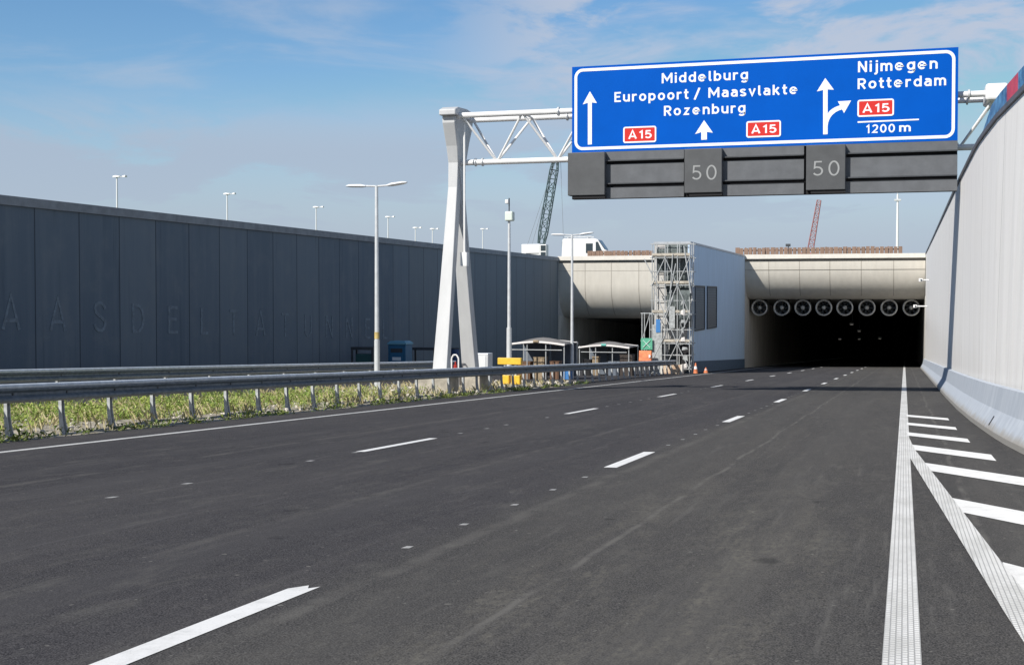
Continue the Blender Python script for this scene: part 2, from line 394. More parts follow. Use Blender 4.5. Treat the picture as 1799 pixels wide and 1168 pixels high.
def copy_tree(o, dloc, parent=None):
    c = o.copy(); C.objects.link(c)
    if parent is None: c.location = dloc
    else: c.parent = parent
    for ch in children(o): copy_tree(ch, None, c)
    return c

# block letters drawn as strokes, like road-sign lettering (unit = cap height)
def el(cx, cy, rx, ry, a0, a1, n=16): return [(cx + rx * math.cos(R(a0 + (a1 - a0) * i / n)), cy + ry * math.sin(R(a0 + (a1 - a0) * i / n))) for i in range(n + 1)]
XH = 0.74
def glyph(c, w):
    h = w / 2; T = 1 - h; B = h; X = XH - h; m = XH / 2; bw = .235
    bowl = el(bw, m, bw, m - h, 0, 360, 28)[:-1] + ['closed']
    st = lambda x, a=0.0, b=1.0: [(x, a), (x, b)]
    hook = lambda x0, x1: [(x0, .42)] + el((x0 + x1) / 2, X - .22, (x1 - x0) / 2, .22, 180, 0, 10)
    D = {
        'M': [st(0), st(.78), [(-h * .2, 1), (.39, .30), (.78 + h * .2, 1)]], 'i': [st(0, 0, XH), st(0, .85, 1.02)],
        'j': [[(.12, XH), (.12, -.08), (.06, -.19), (-.06, -.21)], st(.12, .85, 1.02)], 'l': [[(0, 1), (0, .20), (.05, B + .01), (.15, B)]],
        'd': [bowl, st(2 * bw)], 'b': [st(0), bowl], 'p': [st(0, -.26, XH), bowl], 'o': [bowl], 'e': [[(.02, m)] + [(2 * bw, m)] + el(bw, m, bw, m - h, 0, 318, 24)],
        'g': [bowl, [(2 * bw, XH), (2 * bw, -.06)] + el(bw, -.04, bw, .18, 0, -150, 10)], 'u': [[(0, XH)] + el(.22, B + .21, .22, .21, 180, 360, 10), st(.44, 0, XH)],
        'r': [st(0, 0, XH), [(0, .40)] + el(.24, X - .22, .24, .22, 180, 75, 8) + [(.34, X)]], 'n': [st(0, 0, XH), hook(0, .44) + [(.44, 0)]],
        'm': [st(0, 0, XH), hook(0, .38) + [(.38, 0)], hook(.38, .76) + [(.76, 0)]], 't': [[(.12, .97), (.12, .22), (.17, B + .02), (.34, B)], [(-.05, X), (.34, X)]],
        'a': [[(.02, .60), (.10, X)] + el(.22, X - .18, .20, .18, 80, 0, 7) + [(.42, 0)], [(.42, .43), (.17, .43)] + el(.17, .255, .165, .175, 90, 270, 10) + [(.26, B), (.42, .22)]],
        's': [[(.40, .58), (.32, X), (.14, X), (.04, .60), (.04, .50), (.12, .42), (.30, .33), (.40, .25), (.40, .15), (.30, B), (.12, B), (.0, .16)]], 'v': [[(0, XH), (.23, .05), (.46, XH)]],
        'k': [st(0), [(.42, XH), (.04, .30)], [(.17, .42), (.46, 0)]], 'z': [[(0, X), (.38, X), (.02, B), (.42, B)]], 'E': [[(.50, T), (0, T), (0, B), (.50, B)], [(0, .52), (.42, .52)]],
        'R': [st(0), [(0, T), (.28, T)] + el(.28, .69, .22, T - .69, 80, -90, 10) + [(0, .69 - (T - .69))], [(.24, .44), (.52, 0)]], 'N': [st(0), [(-h * .2, 1), (.54 + h * .2, 0)], st(.54)],
        'A': [[(-.02, 0), (.30, 1.02), (.62, 0)], [(.10, .28), (.50, .28)]], '1': [[(-.02, .72), (.20, .93), (.20, 0)]], '/': [[(0, -.12), (.40, 1.05)]],
        '5': [[(.46, T), (.08, T), (.05, .54), (.14, .60)] + el(.23, .335, .25, .255, 90, -150, 16)], '2': [el(.25, .70, .24, T - .70, 165, -20, 12) + [(.40, .46), (.0, B), (.52, B)]],
        '0': [el(.26, .5, .26, .5 - h, 0, 360, 28)[:-1] + ['closed']], 'D': [[(0, B), (0, T), (.22, T)] + el(.22, .5, .32, .5 - h, 85, -90, 14) + ['closed']],
        'S': [[(.50, .76), (.44, .88), (.34, T), (.17, T), (.05, .87), (.02, .76), (.06, .63), (.18, .54), (.34, .46), (.47, .37), (.50, .25), (.46, .13), (.34, B), (.15, B), (.04, .13), (.0, .25)]],
        'L': [[(0, 1), (0, B), (.46, B)]], 'T': [[(-.02, T), (.56, T)], st(.27, 0, 1)], 'U': [[(0, 1)] + el(.26, .30, .26, .30 - h, 180, 360, 12) + [(.52, 1)]]}
    return D[c]
def ribbon(pts, w, closed):
    n = len(pts); L = []; Rr = []
    P = [Vector((a, b)) for a, b in pts]
    for i in range(n):
        a = P[i - 1] if (closed or i) else None; b = P[(i + 1) % n] if (closed or i < n - 1) else None
        d1 = (P[i] - a).normalized() if a is not None else None; d2 = (b - P[i]).normalized() if b is not None else None
        if d1 is None: d1 = d2
        if d2 is None: d2 = d1
        n1 = Vector((-d1.y, d1.x)); n2 = Vector((-d2.y, d2.x)); mt = (n1 + n2)
        mt = mt.normalized() if mt.length > 1e-4 else n1
        k = min(1.9, 1 / max(.3, mt.dot(n1))) * w / 2
        L.append(P[i] + mt * k); Rr.append(P[i] - mt * k)
    vs = L + Rr; fs = [(n + i, n + (i + 1) % n, (i + 1) % n, i) for i in range(n if closed else n - 1)]
    return vs, fs
def text_mesh(s, bold=0.16, gap=0.20):
    """list of strokes (verts, faces) laid side by side"""
    x = 0; out = []
    for c in s:
        if c == ' ': x += .45; continue
        st = [ribbon([q for q in p if q != 'closed'], bold, 'closed' in p) for p in glyph(c, bold)]
        lo = min(v.x for vs, _ in st for v in vs); hi = max(v.x for vs, _ in st for v in vs)
        for k, (vs, fs) in enumerate(st): out.append(([Vector((v.x - lo + x, v.y)) for v in vs], fs, k))
        x += hi - lo + gap
    return out, x - gap
def letters(s, bold, gap, put, thick):
    """strokes -> solid letters; overlapping strokes lie a fraction of a millimetre apart"""
    st, wd = text_mesh(s, bold, gap); mb = MB()
    for vs, fs, k in st:
        V, Fc = solid(vs, fs, put, thick + .0012 * k); mb.add(V, Fc)
    return mb
def solid(vs, fs, put, thick):
    """flat (u,v) letters -> solid letters; put(u, v, t) gives the 3D point at depth t"""
    from collections import Counter
    n = len(vs); out = [put(v.x, v.y, thick) for v in vs] + [put(v.x, v.y, 0.0) for v in vs]
    ff = list(fs) + [tuple(i + n for i in reversed(f)) for f in fs]
    ed = Counter()
    for f in fs:
        for a, b in zip(f, f[1:] + f[:1]): ed[(a, b)] += 1
    for (a, b) in list(ed):
        if (b, a) not in ed: ff.append((b, a, a + n, b + n))
    return out, ff

# ================================================================== SETTING
Y0, YP, YE = -60.0, 124.0, 330.0               # behind the camera, tunnel mouth, end of the tubes
XL, XBL, XBR, XR = -32.5, -16.9, -14.4, 1.75   # far wall, dividing building, right wall
def strip(xs, y0, y1, zoff, step=8.0):
    mb = MB(); n = max(1, int((y1 - y0) / step))
    ys = [y0 + (y1 - y0) * i / n for i in range(n + 1)]
    zf = zoff if callable(zoff) else (lambda x: zoff)
    return mb.rings([[(x, y, rz(y, x) + zf(x)) for x in xs] for y in ys], closed=False)
road = strip([-14.25, 9.0], Y0, YE, 0.0).build('road', ASPHALT); tag(road, kind='structure')
lroad = strip([-33.2, -22.6], Y0, YE, -0.02).build('left_carriageway', ASPHALT); tag(lroad, kind='structure')
verge = MB()
tag(strip([-22.7, -14.2], 60, YP + 0.6, 0.0).build('work_area', ASPHALT), kind='structure')
n = 60; rows = []
for i in range(n + 1):
    y = Y0 + (60.0 - Y0) * i / n
    rows.append([(x, y, rz(y, x) + (-0.03 if k in (0, 8) else 0.03 + 0.09 * math.sin(i * 1.7 + k * 2.1) * math.sin(i * 0.6 - k))) for k, x in enumerate([-22.7 + 8.47 * j / 8 for j in range(9)])])
tag(verge.rings(rows, closed=False).build('verge', SOIL, smooth=True), kind='structure')
tag(strip([-33.2, -22.7, -14.0], YP + 0.5, YE, -0.05).build('tunnel_floor', ASPHALT), kind='structure')
# surrounding land at the level of the wall tops
land = MB()
ZT = 3.55
land.box(-2500, -33.2, -600, YP + 1.5, -12, ZT)
land.box(-2500, 2500, YP + 1.5, 2500, 2.5, ZT)
land.box(9.0, 2500, -600, YP + 1.5, -12, ZT)
land.add([(2.5, 44, ZT), (9.0, 44, ZT), (9.0, YP + 1.5, ZT), (2.5, YP + 1.5, ZT)], [(0, 1, 2, 3)])
tag(land.build('ground', TERR), kind='structure')

# road markings are children of the road
def mark(poly, name, m, z=0.004, step=None):
    return MB().add([(x, y, rz(y, x) + z) for x, y in poly], [tuple(range(len(poly)))]).build(name, m, road)
def long_line(x, wdt, y0, y1, name, m):
    return strip([x - wdt / 2, x + wdt / 2], y0, y1, 0.004).build(name, m, road)
long_line(0.0, 0.185, Y0, 240, 'edge_line', PROFILED)
long_line(-12.9, 0.17, Y0, 240, 'edge_line', PROFILED)
mark([(-0.02, 24.0), (0.085, 24.0), (0.16, 21.0), (0.76, 8.0), (1.55, -8.0), (1.34, -8.0), (0.56, 8.0), (0.03, 20.6)], 'edge_line', PROFILED, 0.008)
for k in range(-3, 14):
    y = 16.55 + 11.45 * k
    xa, xb = -3.725, -3.555
    end = [(xb, y + 2.50), (xb - .05, y + 2.42), (xb - .09, y + 2.52), (xa, y + 2.38)] if k == -1 else [(xb, y + 2.75), (xa, y + 2.75)]
    mark([(xa, y), (xb, y)] + end, 'lane_dash', PAINT)
    for j in range(1, 6):
        if random.random() < 0.9 and y + 2.75 + 1.45 * j < 70:
            a = y + 2.75 + 1.45 * j + random.uniform(-.1, .1); x = -3.64 + random.uniform(-.02, .02)
            mark([(x - .03, a), (x + .035, a + .01), (x + .03, a + .12), (x - .025, a + .11)], 'paint_dot', DOT)
for k in range(-3, 12):
    y = 18.1 + 12.5 * k
    mark([(-7.885, y), (-7.735, y), (-7.735, y + 3.2), (-7.885, y + 3.2)], 'lane_dash', PAINT)
    for j in range(1, 7):
        if random.random() < 0.85 and y + 3.2 + 1.5 * j < 62:
            a = y + 2.9 + 1.55 * j + random.uniform(-.1, .1); x = -7.81 + random.uniform(-.02, .02)
            mark([(x - .04, a), (x + .04, a + .02), (x + .04, a + .16), (x - .03, a + .15)], 'paint_dot', DOT)
for (xl, yl, xr, t) in ((0.72, 9.3, 2.0, 1.15), (0.52, 13.5, 1.75, 1.15), (0.30, 17.9, 1.42, 1.15), (0.13, 21.5, 1.22, 1.15), (0.10, 24.9, 1.05, 1.0), (0.10, 28.4, 0.98, 0.95), (0.10, 32.0, 0.95, 0.95)):
    dy = -1.72 * (xr - xl)
    mark([(xl - .04, yl - t / 2), (xr, yl + dy - t / 2), (xr, yl + dy + t / 2), (xl - .04, yl + t / 2)], 'hatch_stripe', PAINT, 0.006)

# ------------------------------------------------------------------ right wall and barrier
pathR = [(-60, 26), (-30, 15), (-12, 8.6), (-2, 5.6), (5, 4.1), (10, 3.2), (14, 2.62), (17, 2.3), (20, 2.06), (23, 1.9), (26, 1.82), (30, 1.74), (36, 1.68), (45, 1.66), (60, 1.68), (90, 1.72), (YP, 1.75)]
def xr_at(y):
    for (ya, xa), (yb, xb) in zip(pathR, pathR[1:]):
        if ya <= y <= yb: return xa + (xb - xa) * (y - ya) / (yb - ya)
    return pathR[-1][1]
ysR = [Y0 + i * 1.5 for i in range(int((YP - Y0) / 1.5) + 1)] + [YP]
def lean(y):
    tb = [(-100, .42), (22, .42), (26, .28), (30, .13), (34, .05), (200, .03)]
    for (a, p), (b, q) in zip(tb, tb[1:]):
        if a <= y <= b: return p + (q - p) * (y - a) / (b - a)
ZW = 3.78
rw = thing('retaining_wall', 'pale grey sunlit concrete retaining wall running along the right side of the road', 'wall', (1.75, 60, rz(60)))
wallm = MB().rings([[(xr_at(y), y, rz(y) - 0.3), (xr_at(y) + lean(y), y, ZW), (xr_at(y) + lean(y) + 0.5, y, ZW), (xr_at(y) + 0.9, y, rz(y) - 0.3)] for y in ysR])
o = wallm.build('wall', PALEWALL, None); o.parent = rw; o.matrix_parent_inverse = Matrix.Translation(-rw.location)
cop = MB().rings([[(xr_at(y) + lean(y) - 0.05, y, ZW + 0.004), (xr_at(y) + lean(y) - 0.05, y, ZW + 0.11), (xr_at(y) + lean(y) + 0.56, y, ZW + 0.11), (xr_at(y) + lean(y) + 0.56, y, ZW + 0.004)] for y in ysR])
cop.build('coping', mat('dark_coping', (0.10, 0.105, 0.115), 0.6, var=0.2), rw)
ba = thing('concrete_barrier', 'bluish grey concrete safety barrier at the foot of the pale right wall', 'barrier', (1.4, 60, rz(60)))
prof = [(-0.36, -0.1), (-0.36, 0.09), (-0.175, 0.42), (-0.10, 0.84), (-0.012, 0.86), (-0.012, -0.1)]
bm_ = MB().rings([[(xr_at(y) + a, y, rz(y, xr_at(y)) + b) for a, b in prof] for y in ysR])
o = bm_.build('barrier_body', BARRIER, None); o.parent = ba; o.matrix_parent_inverse = Matrix.Translation(-ba.location)
y = 25.6; x = xr_at(y)
MB().add([(x - .335 + a * .56, y + b, rz(y, x) + .145 + a + .002) for a, b in ((0, -.07), (0, .07), (.17, .07), (.17, -.07))], [(0, 1, 2, 3)]).build('drain_slot', BLACK, ba)

# hoarding on top of the right wall, close to the camera
hb = thing('banner_hoarding', 'blue and red banner strip stretched along the top of the pale right wall', 'banner', (2.1, 24, ZW + 0.11))
def ban(y0, y1, m, nm, z0=0.0, z1=0.42, dx=0.0):
    ys = [y0 + (y1 - y0) * i / 6 for i in range(7)]
    return MB().rings([[(xr_at(y) + lean(y) + 0.02 + a + dx, y, ZW + 0.112 + z0 * min(1, (34.5 - y) / 3) + b * min(1, (34.5 - y) / 3)) for a, b in ((0, 0), (0, z1 - z0), (0.04, z1 - z0), (0.04, 0))] for y in ys]).build(nm, m, hb)
BAN = mat('banner_blue', (0.03, 0.17, 0.42), 0.5, var=0.5, scale=3, col2=(0.12, 0.36, 0.60))
ban(4, 27.1, BAN, 'sheet'); ban(27.12, 28.7, mat('banner_red', (0.55, 0.05, 0.07), 0.5, var=0.2), 'red_panel'); ban(28.72, 34.3, BAN, 'sheet')

# cameras and brackets on the right wall near the mouth
def wall_device(py, Y, L, label):
    p = PY(1620, py, Y); x = xr_at(Y)
    t = thing('wall_camera', label, 'camera', (x, Y, p.z))
    MB().tube((x, Y, p.z), (x - L, Y, p.z), 0.05).build('bracket', WHITEP, t)
    MB().box(x - L - .18, x - L + .12, Y - .3, Y + .3, p.z - .12, p.z + .12).build('housing', WHITEP, t, bevel=.03)
    MB().tube((x - L, Y - .3, p.z), (x - L, Y - .36, p.z), .07).build('lens', GLASS, t)
wall_device(492, 105, 0.55, 'upper white surveillance camera bracketed off the pale wall beside the tunnel mouth')
wall_device(538, 112, 0.9, 'lower white bracket and camera on the wall in front of the last jet fan')

# ------------------------------------------------------------------ left wall
lw = thing('retaining_wall', 'dark shaded retaining wall of tall concrete panels along the left with faint letters', 'wall', (XL, 60, rz(60)))
ys = [Y0 + i * 4 for i in range(int((YP - Y0) / 4) + 1)] + [YP]
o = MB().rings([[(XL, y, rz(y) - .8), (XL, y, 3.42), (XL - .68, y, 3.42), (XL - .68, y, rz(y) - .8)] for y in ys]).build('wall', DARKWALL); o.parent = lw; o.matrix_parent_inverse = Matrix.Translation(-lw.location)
MB().box(XL - .69, XL + .10, Y0, YP + .2, 3.424, 3.78).build('coping', mat('grey_coping', (0.25, 0.265, 0.275), 0.75, var=0.15, scale=2), lw)
for i, ch in enumerate('MAASDELTATUNNEL'):
    yc = 39.25 + PANEL * i; zc = rz(yc) + 2.78
    _, wd = text_mesh(ch, .11); k = 1.28
    letters(ch, .11, .2, lambda u, v, t: Vector((XL + t, yc + (u - wd / 2) * k * 1.15, zc - 0.64 + v * k - S * (u - wd / 2) * k)), 0.022).build('letter', LETTER, lw)

# ------------------------------------------------------------------ tunnel mouths
def portal(x0, x1, zst, rad, label, jx, lining_left=True):
    t = thing('tunnel_portal', label, 'tunnel', ((x0 + x1) / 2, YP, rz(YP)))
    bot = zst - rad
    pr = [(YP + 0.05, 3.20), (YP + 0.05, zst)] + [(YP + 0.05 + rad * (1 - math.cos(a)), zst - rad * math.sin(a)) for a in [R(90) * i / 14 for i in range(1, 15)]] + [(YP + 7, bot), (YP + 7, 3.20)]
    MB().prism(pr, 'x', x0, x1).build('lintel', CREAM, t, smooth=True)
    MB().box(x0, x1, YP - 0.22, YP + 1.0, 3.45, 3.86).build('parapet_band', CREAMLT, t, bevel=.02)
    MB().box(x0, x1, YP + 0.16, YP + 1.0, 3.2, 3.45).build('shadow_gap', SEAM, t)
    js = MB()
    for x in jx:
        sec = pr[:12]
        js.rings([[(x - .025, y - .012, z), (x + .025, y - .012, z), (x + .025, y + .05, z + .01), (x - .025, y + .05, z + .01)] for y, z in sec])
    js.box(x0, x1, YP + .035, YP + .06, 2.42, 2.45)
    js.build('panel_joint', SEAM, t)
    MB().rings([[(x0, y, rz(y) - .6), (x0, y, bot - S * (y - YP - 7)), (x0 - .4, y, bot - S * (y - YP - 7)), (x0 - .4, y, rz(y) - .6)] for y in (YP + .05, YP + 7, YE)]).build('lining', TUNW, t)
    MB().rings([[(x1, y, rz(y) - .1), (x1, y, bot - S * (y - YP - 7)), (x1 + .4, y, bot - S * (y - YP - 7)), (x1 + .4, y, rz(y) - .1)] for y in (YP + .05, YP + 7, YE)]).build('lining', TUNW, t)
    MB().box(x0 - .42, x0 - .003, YP + .05, YP + 7, bot - .05, 3.44).build('jamb', CONC, t)
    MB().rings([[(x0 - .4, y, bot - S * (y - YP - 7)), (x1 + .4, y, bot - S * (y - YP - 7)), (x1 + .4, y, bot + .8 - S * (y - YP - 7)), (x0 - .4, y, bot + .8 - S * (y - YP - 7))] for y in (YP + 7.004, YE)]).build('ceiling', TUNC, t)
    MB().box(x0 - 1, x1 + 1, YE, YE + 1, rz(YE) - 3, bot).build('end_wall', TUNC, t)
    return t, bot
tr, botR = portal(XBR, XR, 2.85, 3.15, 'right tunnel mouth under a cream curved lintel with the row of jet fans', [YX0 for YX0 in (XBR + 2.2, XBR + 5.0, XBR + 7.75, XBR + 10.55, XBR + 13.4)])
tl, botL = portal(XL + .02, XBL, 1.15, 3.35, 'left tunnel mouth under a deep cream rounded lintel behind the parked tents', (-29.8, -27.2, -24.5))

GLOW = mat('lamp_diffuser', (0.8, 0.8, 0.76), 0.4)
GLOW.node_tree.nodes['Principled BSDF'].inputs['Emission Color'].default_value = (1.0, 0.93, 0.82, 1)
GLOW.node_tree.nodes['Principled BSDF'].inputs['Emission Strength'].default_value = 0.4
# luminaires deep in the right tube
for (px, py, Y) in ((1497, 568, 150), (1510, 580, 165), (1476, 594, 178), (1510, 594, 182), (1546, 593, 182)):
    p = PY(px, py, Y)
    ln = thing('tunnel_luminaire', 'small grey light fitting hanging in the dark right tunnel', 'light fitting', p, 'fittings inside the right tunnel')
    MB().box(p.x - .22, p.x + .22, Y - 1.4, Y + 1.4, p.z - .1, p.z + .1).build('housing', mat('fitting_grey', (0.6, 0.6, 0.58), 0.4), ln, bevel=.02)
    MB().box(p.x - .15, p.x + .15, Y - 1.3, Y + 1.3, p.z - .125, p.z - .102).build('diffuser', GLOW, ln)
    top = botR - S * (Y - YP - 7); MB().tube((p.x, Y, p.z + .1), (p.x, Y, top), .03).build('hanger', GALV, ln)

# jet fans
FANS = [1334, 1373, 1410, 1447, 1484, 1523, 1562, 1601]
FW = ['leftmost', 'second from left', 'third from left', 'fourth from left', 'fourth from right', 'third from right', 'second from right', 'rightmost']
YF = YP + 3.6
def make_fan(P, label):
    t = thing('jet_fan', label, 'fan', P, 'jet fans across the right tunnel mouth')
    n = 28
    def ring(r, y): return [(P.x + r * math.cos(2 * math.pi * i / n), y, P.z + r * math.sin(2 * math.pi * i / n)) for i in range(n)]
    sec = [(0.79, 0.12), (0.76, 0.02), (0.70, 0.0), (0.645, 0.05), (0.61, 0.30), (0.60, 3.2), (0.68, 3.2), (0.68, 0.35), (0.79, 0.12)]
    MB().rings([ring(r, P.y + y) for r, y in sec], caps=False).build('casing', mat('fan_steel', (0.58, 0.58, 0.56), 0.4, 0.3, var=0.1), t, smooth=True)
    MB().rings([ring(r, P.y + y) for r, y in ((0.02, 0.08), (0.12, 0.12), (0.19, 0.25), (0.21, 0.5), (0.21, 1.2))]).build('hub', mat('fan_hub', (0.5, 0.5, 0.48), 0.4), t, smooth=True)
    for k in range(7):
        a = 2 * math.pi * k / 7
        e = Vector((math.cos(a), 0, math.sin(a))); q = Vector((-math.sin(a), 0, math.cos(a)))
        vs = [Vector(P) + e * rr + q * (sg * wd) + Vector((0, 0.55 + sg * 0.14 + th, 0)) for th in (0, .02) for rr, wd in ((0.2, .09), (0.59, .15)) for sg in (-1, 1)]
        MB().add(vs, [(0, 1, 3, 2), (4, 6, 7, 5), (0, 2, 6, 4), (1, 5, 7, 3), (2, 3, 7, 6), (0, 4, 5, 1)]).build('blade', DARKMET, t)
    for dx in (-.45, .45):
        for dy in (0.9, 2.6): MB().tube((P.x + dx, P.y + dy, P.z + .5), (P.x + dx, P.y + dy, botR + .35), .045).build('hanger', DARKMET, t)
    return t
fan0 = None
for px, wv in zip(FANS, FW):
    p = PY(px, 540.5, YF)
    lab = f'grey round jet fan, {wv} of the eight under the right lintel'
    if fan0 is None: fan0 = make_fan(p, lab)
    else:
        f = copy_tree(fan0, p); f['label'] = lab

# ------------------------------------------------------------------ building between the tubes
YB = 91.2
bd = thing('portal_building', 'pale service building, side wall tinted blue for shade, with two dark louvre windows between the tunnel mouths', 'building', ((XBL + XBR) / 2, YB, rz(YB)))
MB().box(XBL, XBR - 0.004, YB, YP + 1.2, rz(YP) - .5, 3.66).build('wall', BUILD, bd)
MB().box(XBL - .004, XBR - .15, YB - .02, YB - .002, rz(YB) + .86, 3.655).build('front_wall', CONC, bd)  # sunlit front kept grey, without the blue shade tint
MB().rings([[(XBL - .03, y, rz(y) - .2), (XBL - .03, y, rz(y) + .85), (XBR + .03, y, rz(y) + .85), (XBR + .03, y, rz(y) - .2)] for y in (YB - .03, YP + .04)]).build('plinth', PLINTH, bd)
MB().box(XBL - .05, XBR + .06, YB - .06, YP - .24, 3.662, 3.80).build('roof_edge', mat('roof_edge_metal', (0.42, 0.45, 0.48), 0.5, var=0.1), bd)
for (pa, pb) in ((1220, 1237), (1241.5, 1258)):
    ya, yb = YX(pa, XBR), YX(pb, XBR)
    fr = MB().box(XBR + .002, XBR + .09, ya, ya + .12, -2.52, .76).box(XBR + .002, XBR + .09, yb - .12, yb, -2.52, .76).box(XBR + .002, XBR + .09, ya + .12, yb - .12, -2.52, -2.42).box(XBR + .002, XBR + .09, ya + .12, yb - .12, .66, .76).build('window', LOUVRE, bd)
    sl = MB()
    for k in range(24):
        z = -2.40 + k * 0.128
        sl.add([(XBR + .01, ya + .12, z + .12), (XBR + .07, ya + .12, z), (XBR + .07, yb - .12, z), (XBR + .01, yb - .12, z + .12), (XBR + .01, ya + .12, z + .10), (XBR + .01, yb - .12, z + .10)], [(0, 1, 2, 3), (4, 5, 2, 1)])
    sl.build('louvre', LOUVRE, fr)
MB().box(XBL + .5, XBL + 1.6, YB - .05, YB - .032, rz(YB) + .02, rz(YB) + 2.3).build('door', DARKMET, bd)

# ------------------------------------------------------------------ scaffold tower
sf = thing('scaffold_tower', 'tall grey tube scaffold with dark netting in front of the service building', 'scaffold', (-15.4, 90.2, rz(90)))
XS = [-16.7, -15.8, -14.95, -14.1]; YS = [89.3, 90.2, 91.0]
zb = rz(90); ztop = 3.75
for x in XS:
    for y in YS[:]:
        MB().tube((x, y, rz(y)), (x, y, ztop - random.uniform(0, .5)), .035).build('standard', TUBE, sf)
lv = [zb + .35, zb + 2.1, zb + 4.1, zb + 6.1, zb + 8.0]
for z in lv:
    for y in YS:
        MB().tube((XS[0] - .15, y, z), (XS[-1] + .15, y, z), .03).tube((XS[0] - .15, y, z + .95), (XS[-1] + .15, y, z + .95), .025).build('ledger', TUBE, sf)
    for x in XS: MB().tube((x, YS[0] - .15, z + .06), (x, YS[-1] + .1, z + .06), .03).build('transom', TUBE, sf)
    if z > lv[0]: MB().box(XS[0], XS[-1], YS[0], YS[1] + .1, z + .09, z + .14).box(XS[0], XS[-1], YS[0] - .04, YS[0] - .012, z + .14, z + .30).build('deck', mat('scaffold_board', (0.46, 0.42, 0.35), 0.8, var=0.25, scale=5), sf)
for k, (za, zc) in enumerate(zip(lv, lv[1:])):
    for i in range(3):
        a, b = (XS[i], XS[i + 1]) if (i + k) % 2 else (XS[i + 1], XS[i])
        MB().tube((a, YS[0] - .05, za), (b, YS[0] - .05, zc), .03).build('brace', TUBE, sf)
    MB().tube((XS[-1] + .04, YS[0], za), (XS[-1] + .04, YS[2], zc), .03).build('brace', TUBE, sf)
MB().tube((-14.5, 89.25, 3.4), (-14.0, 89.15, .2), .04).build('raking_brace', TUBE, sf)
def netp(x0, x1, z0, z1, y):
    n = 10; rows = []
    for j in range(7):
        z = z0 + (z1 - z0) * j / 6
        rows.append([(x0 + (x1 - x0) * i / n, y + .05 * math.sin(i * 1.9 + j * 1.1), z) for i in range(n + 1)])
    o = MB().rings(rows, closed=False).build('netting', NET, sf, smooth=True)
    so = o.modifiers.new('thickness', 'SOLIDIFY'); so.thickness = .012
netp(XS[1] - .2, XS[3] - .35, 1.0, 3.55, YS[1] + .25); netp(XS[1] - .1, XS[3], -2.2, 1.0, YS[1] + .4); netp(XS[1] + .1, XS[3], zb + .3, zb + 2.0, YS[1] + .4)
MB().box(XS[2] + .15, XS[3] - .1, YS[0] + .3, YS[0] + .36, zb + .2, zb + 2.0).build('netting', BLACK, sf)
netp(XS[2] + .1, XS[3] + .05, -1.7, .4, 89.28); netp(XS[1], XS[2] - .1, -.9, .9, 89.9); netp(XS[0] + .1, XS[1] - .1, 1.6, 3.3, 90.5)
# lower side bay
for x in (-17.4, -16.85):
    for y in (89.3, 90.2): MB().tube((x, y, rz(y)), (x, y, -1.15), .035).build('standard', TUBE, sf)
for z in (-1.2, -3.1): MB().tube((-17.5, 89.3, z), (-16.6, 89.3, z), .03).build('ledger', TUBE, sf)
MB().tube((-17.4, 89.25, -3.1), (-16.85, 89.25, -1.25), .03).build('brace', TUBE, sf)
MB().tube((-16.85, 89.25, -4.6), (-17.4, 89.25, -3.1), .03).build('brace', TUBE, sf)
rd = random.Random(12)
for k in range(16):   # crossing tubes
    x = rd.uniform(-16.6, -14.4); z = rd.uniform(-4.6, 1.2); a = rd.uniform(-.55, .55); L = rd.uniform(1.0, 2.4); yy = rd.choice([89.2, 89.75, 90.3])
    MB().tube((x, yy, z), (x + L * math.sin(a), yy, z + L * math.cos(a)), .032).build('brace', TUBE, sf)
SHT = mat('grey_sheet', (0.36, 0.38, 0.38), 0.7, var=0.3, scale=6)
MB().box(-16.65, -16.0, 89.20, 89.23, zb + .1, zb + 3.4).build('sheet', SHT, sf)
MB().box(-15.5, -15.1, 89.20, 89.23, -2.2, -.7).build('sheet', SHT, sf)
MB().box(-16.4, -16.1, 89.16, 89.195, -2.5, -1.6).build('sheet', BLUE, sf)
rd = random.Random(5)
for k in range(8):   # pale sheets and couplers tied to the right end of the scaffold
    z = zb + .4 + k * .62; w_ = rd.uniform(.2, .42); x = rd.uniform(-14.75, -14.55)
    MB().add([(x, 89.22, z), (x + w_, 89.24, z + rd.uniform(-.1, .1)), (x + w_ * .9, 89.2, z + rd.uniform(.2, .4)), (x + .05, 89.22, z + .25)], [(0, 1, 2, 3)]).build('tied_sheet', SHT if k % 3 else CANVAS, sf)
sg = thing('green_sign', 'small green sign with a white cross on the left foot of the scaffold', 'sign', (-17.1, 89.0, rz(89)))
a, b = PY(1126, 614, 89.0), PY(1146, 594, 89.0)
MB().box(a.x, b.x, 89.0, 89.03, a.z, b.z).build('panel', GREEN, sg)
q = .14
MB().bar((a.x + q, 88.99, a.z + q), (b.x - q, 88.99, b.z - q), .10, .02).build('cross', SIGNW, sg)
MB().bar((b.x - q, 88.986, a.z + q), (a.x + q, 88.986, b.z - q), .10, .02).build('cross', SIGNW, sg)
MB().tube(((a.x + b.x) / 2, 89.06, rz(89)), ((a.x + b.x) / 2, 89.06, b.z), .03).build('post', TUBE, sg)
a, b = PY(1123, 640, 88.6), PY(1145, 616, 88.6); zg = rz(88.6)
ob = thing('orange_barrier', 'bright orange plastic barrier standing below the green cross sign', 'barrier', ((a.x + b.x) / 2, 88.6, zg))
MB().prism([(88.40, zg + .85), (88.80, zg + .85), (88.68, b.z), (88.52, b.z)], 'x', a.x, b.x).build('body', ORANGE, ob, bevel=.04)
for x in (a.x + .12, b.x - .12): MB().box(x - .05, x + .05, 88.45, 88.75, zg, zg + .848).build('foot', DARKMET, ob)
MB().box(a.x + .7, b.x - .05, 88.37, 88.41, zg + 1.1, zg + 1.3).build('reflective_band', SIGNW, ob)

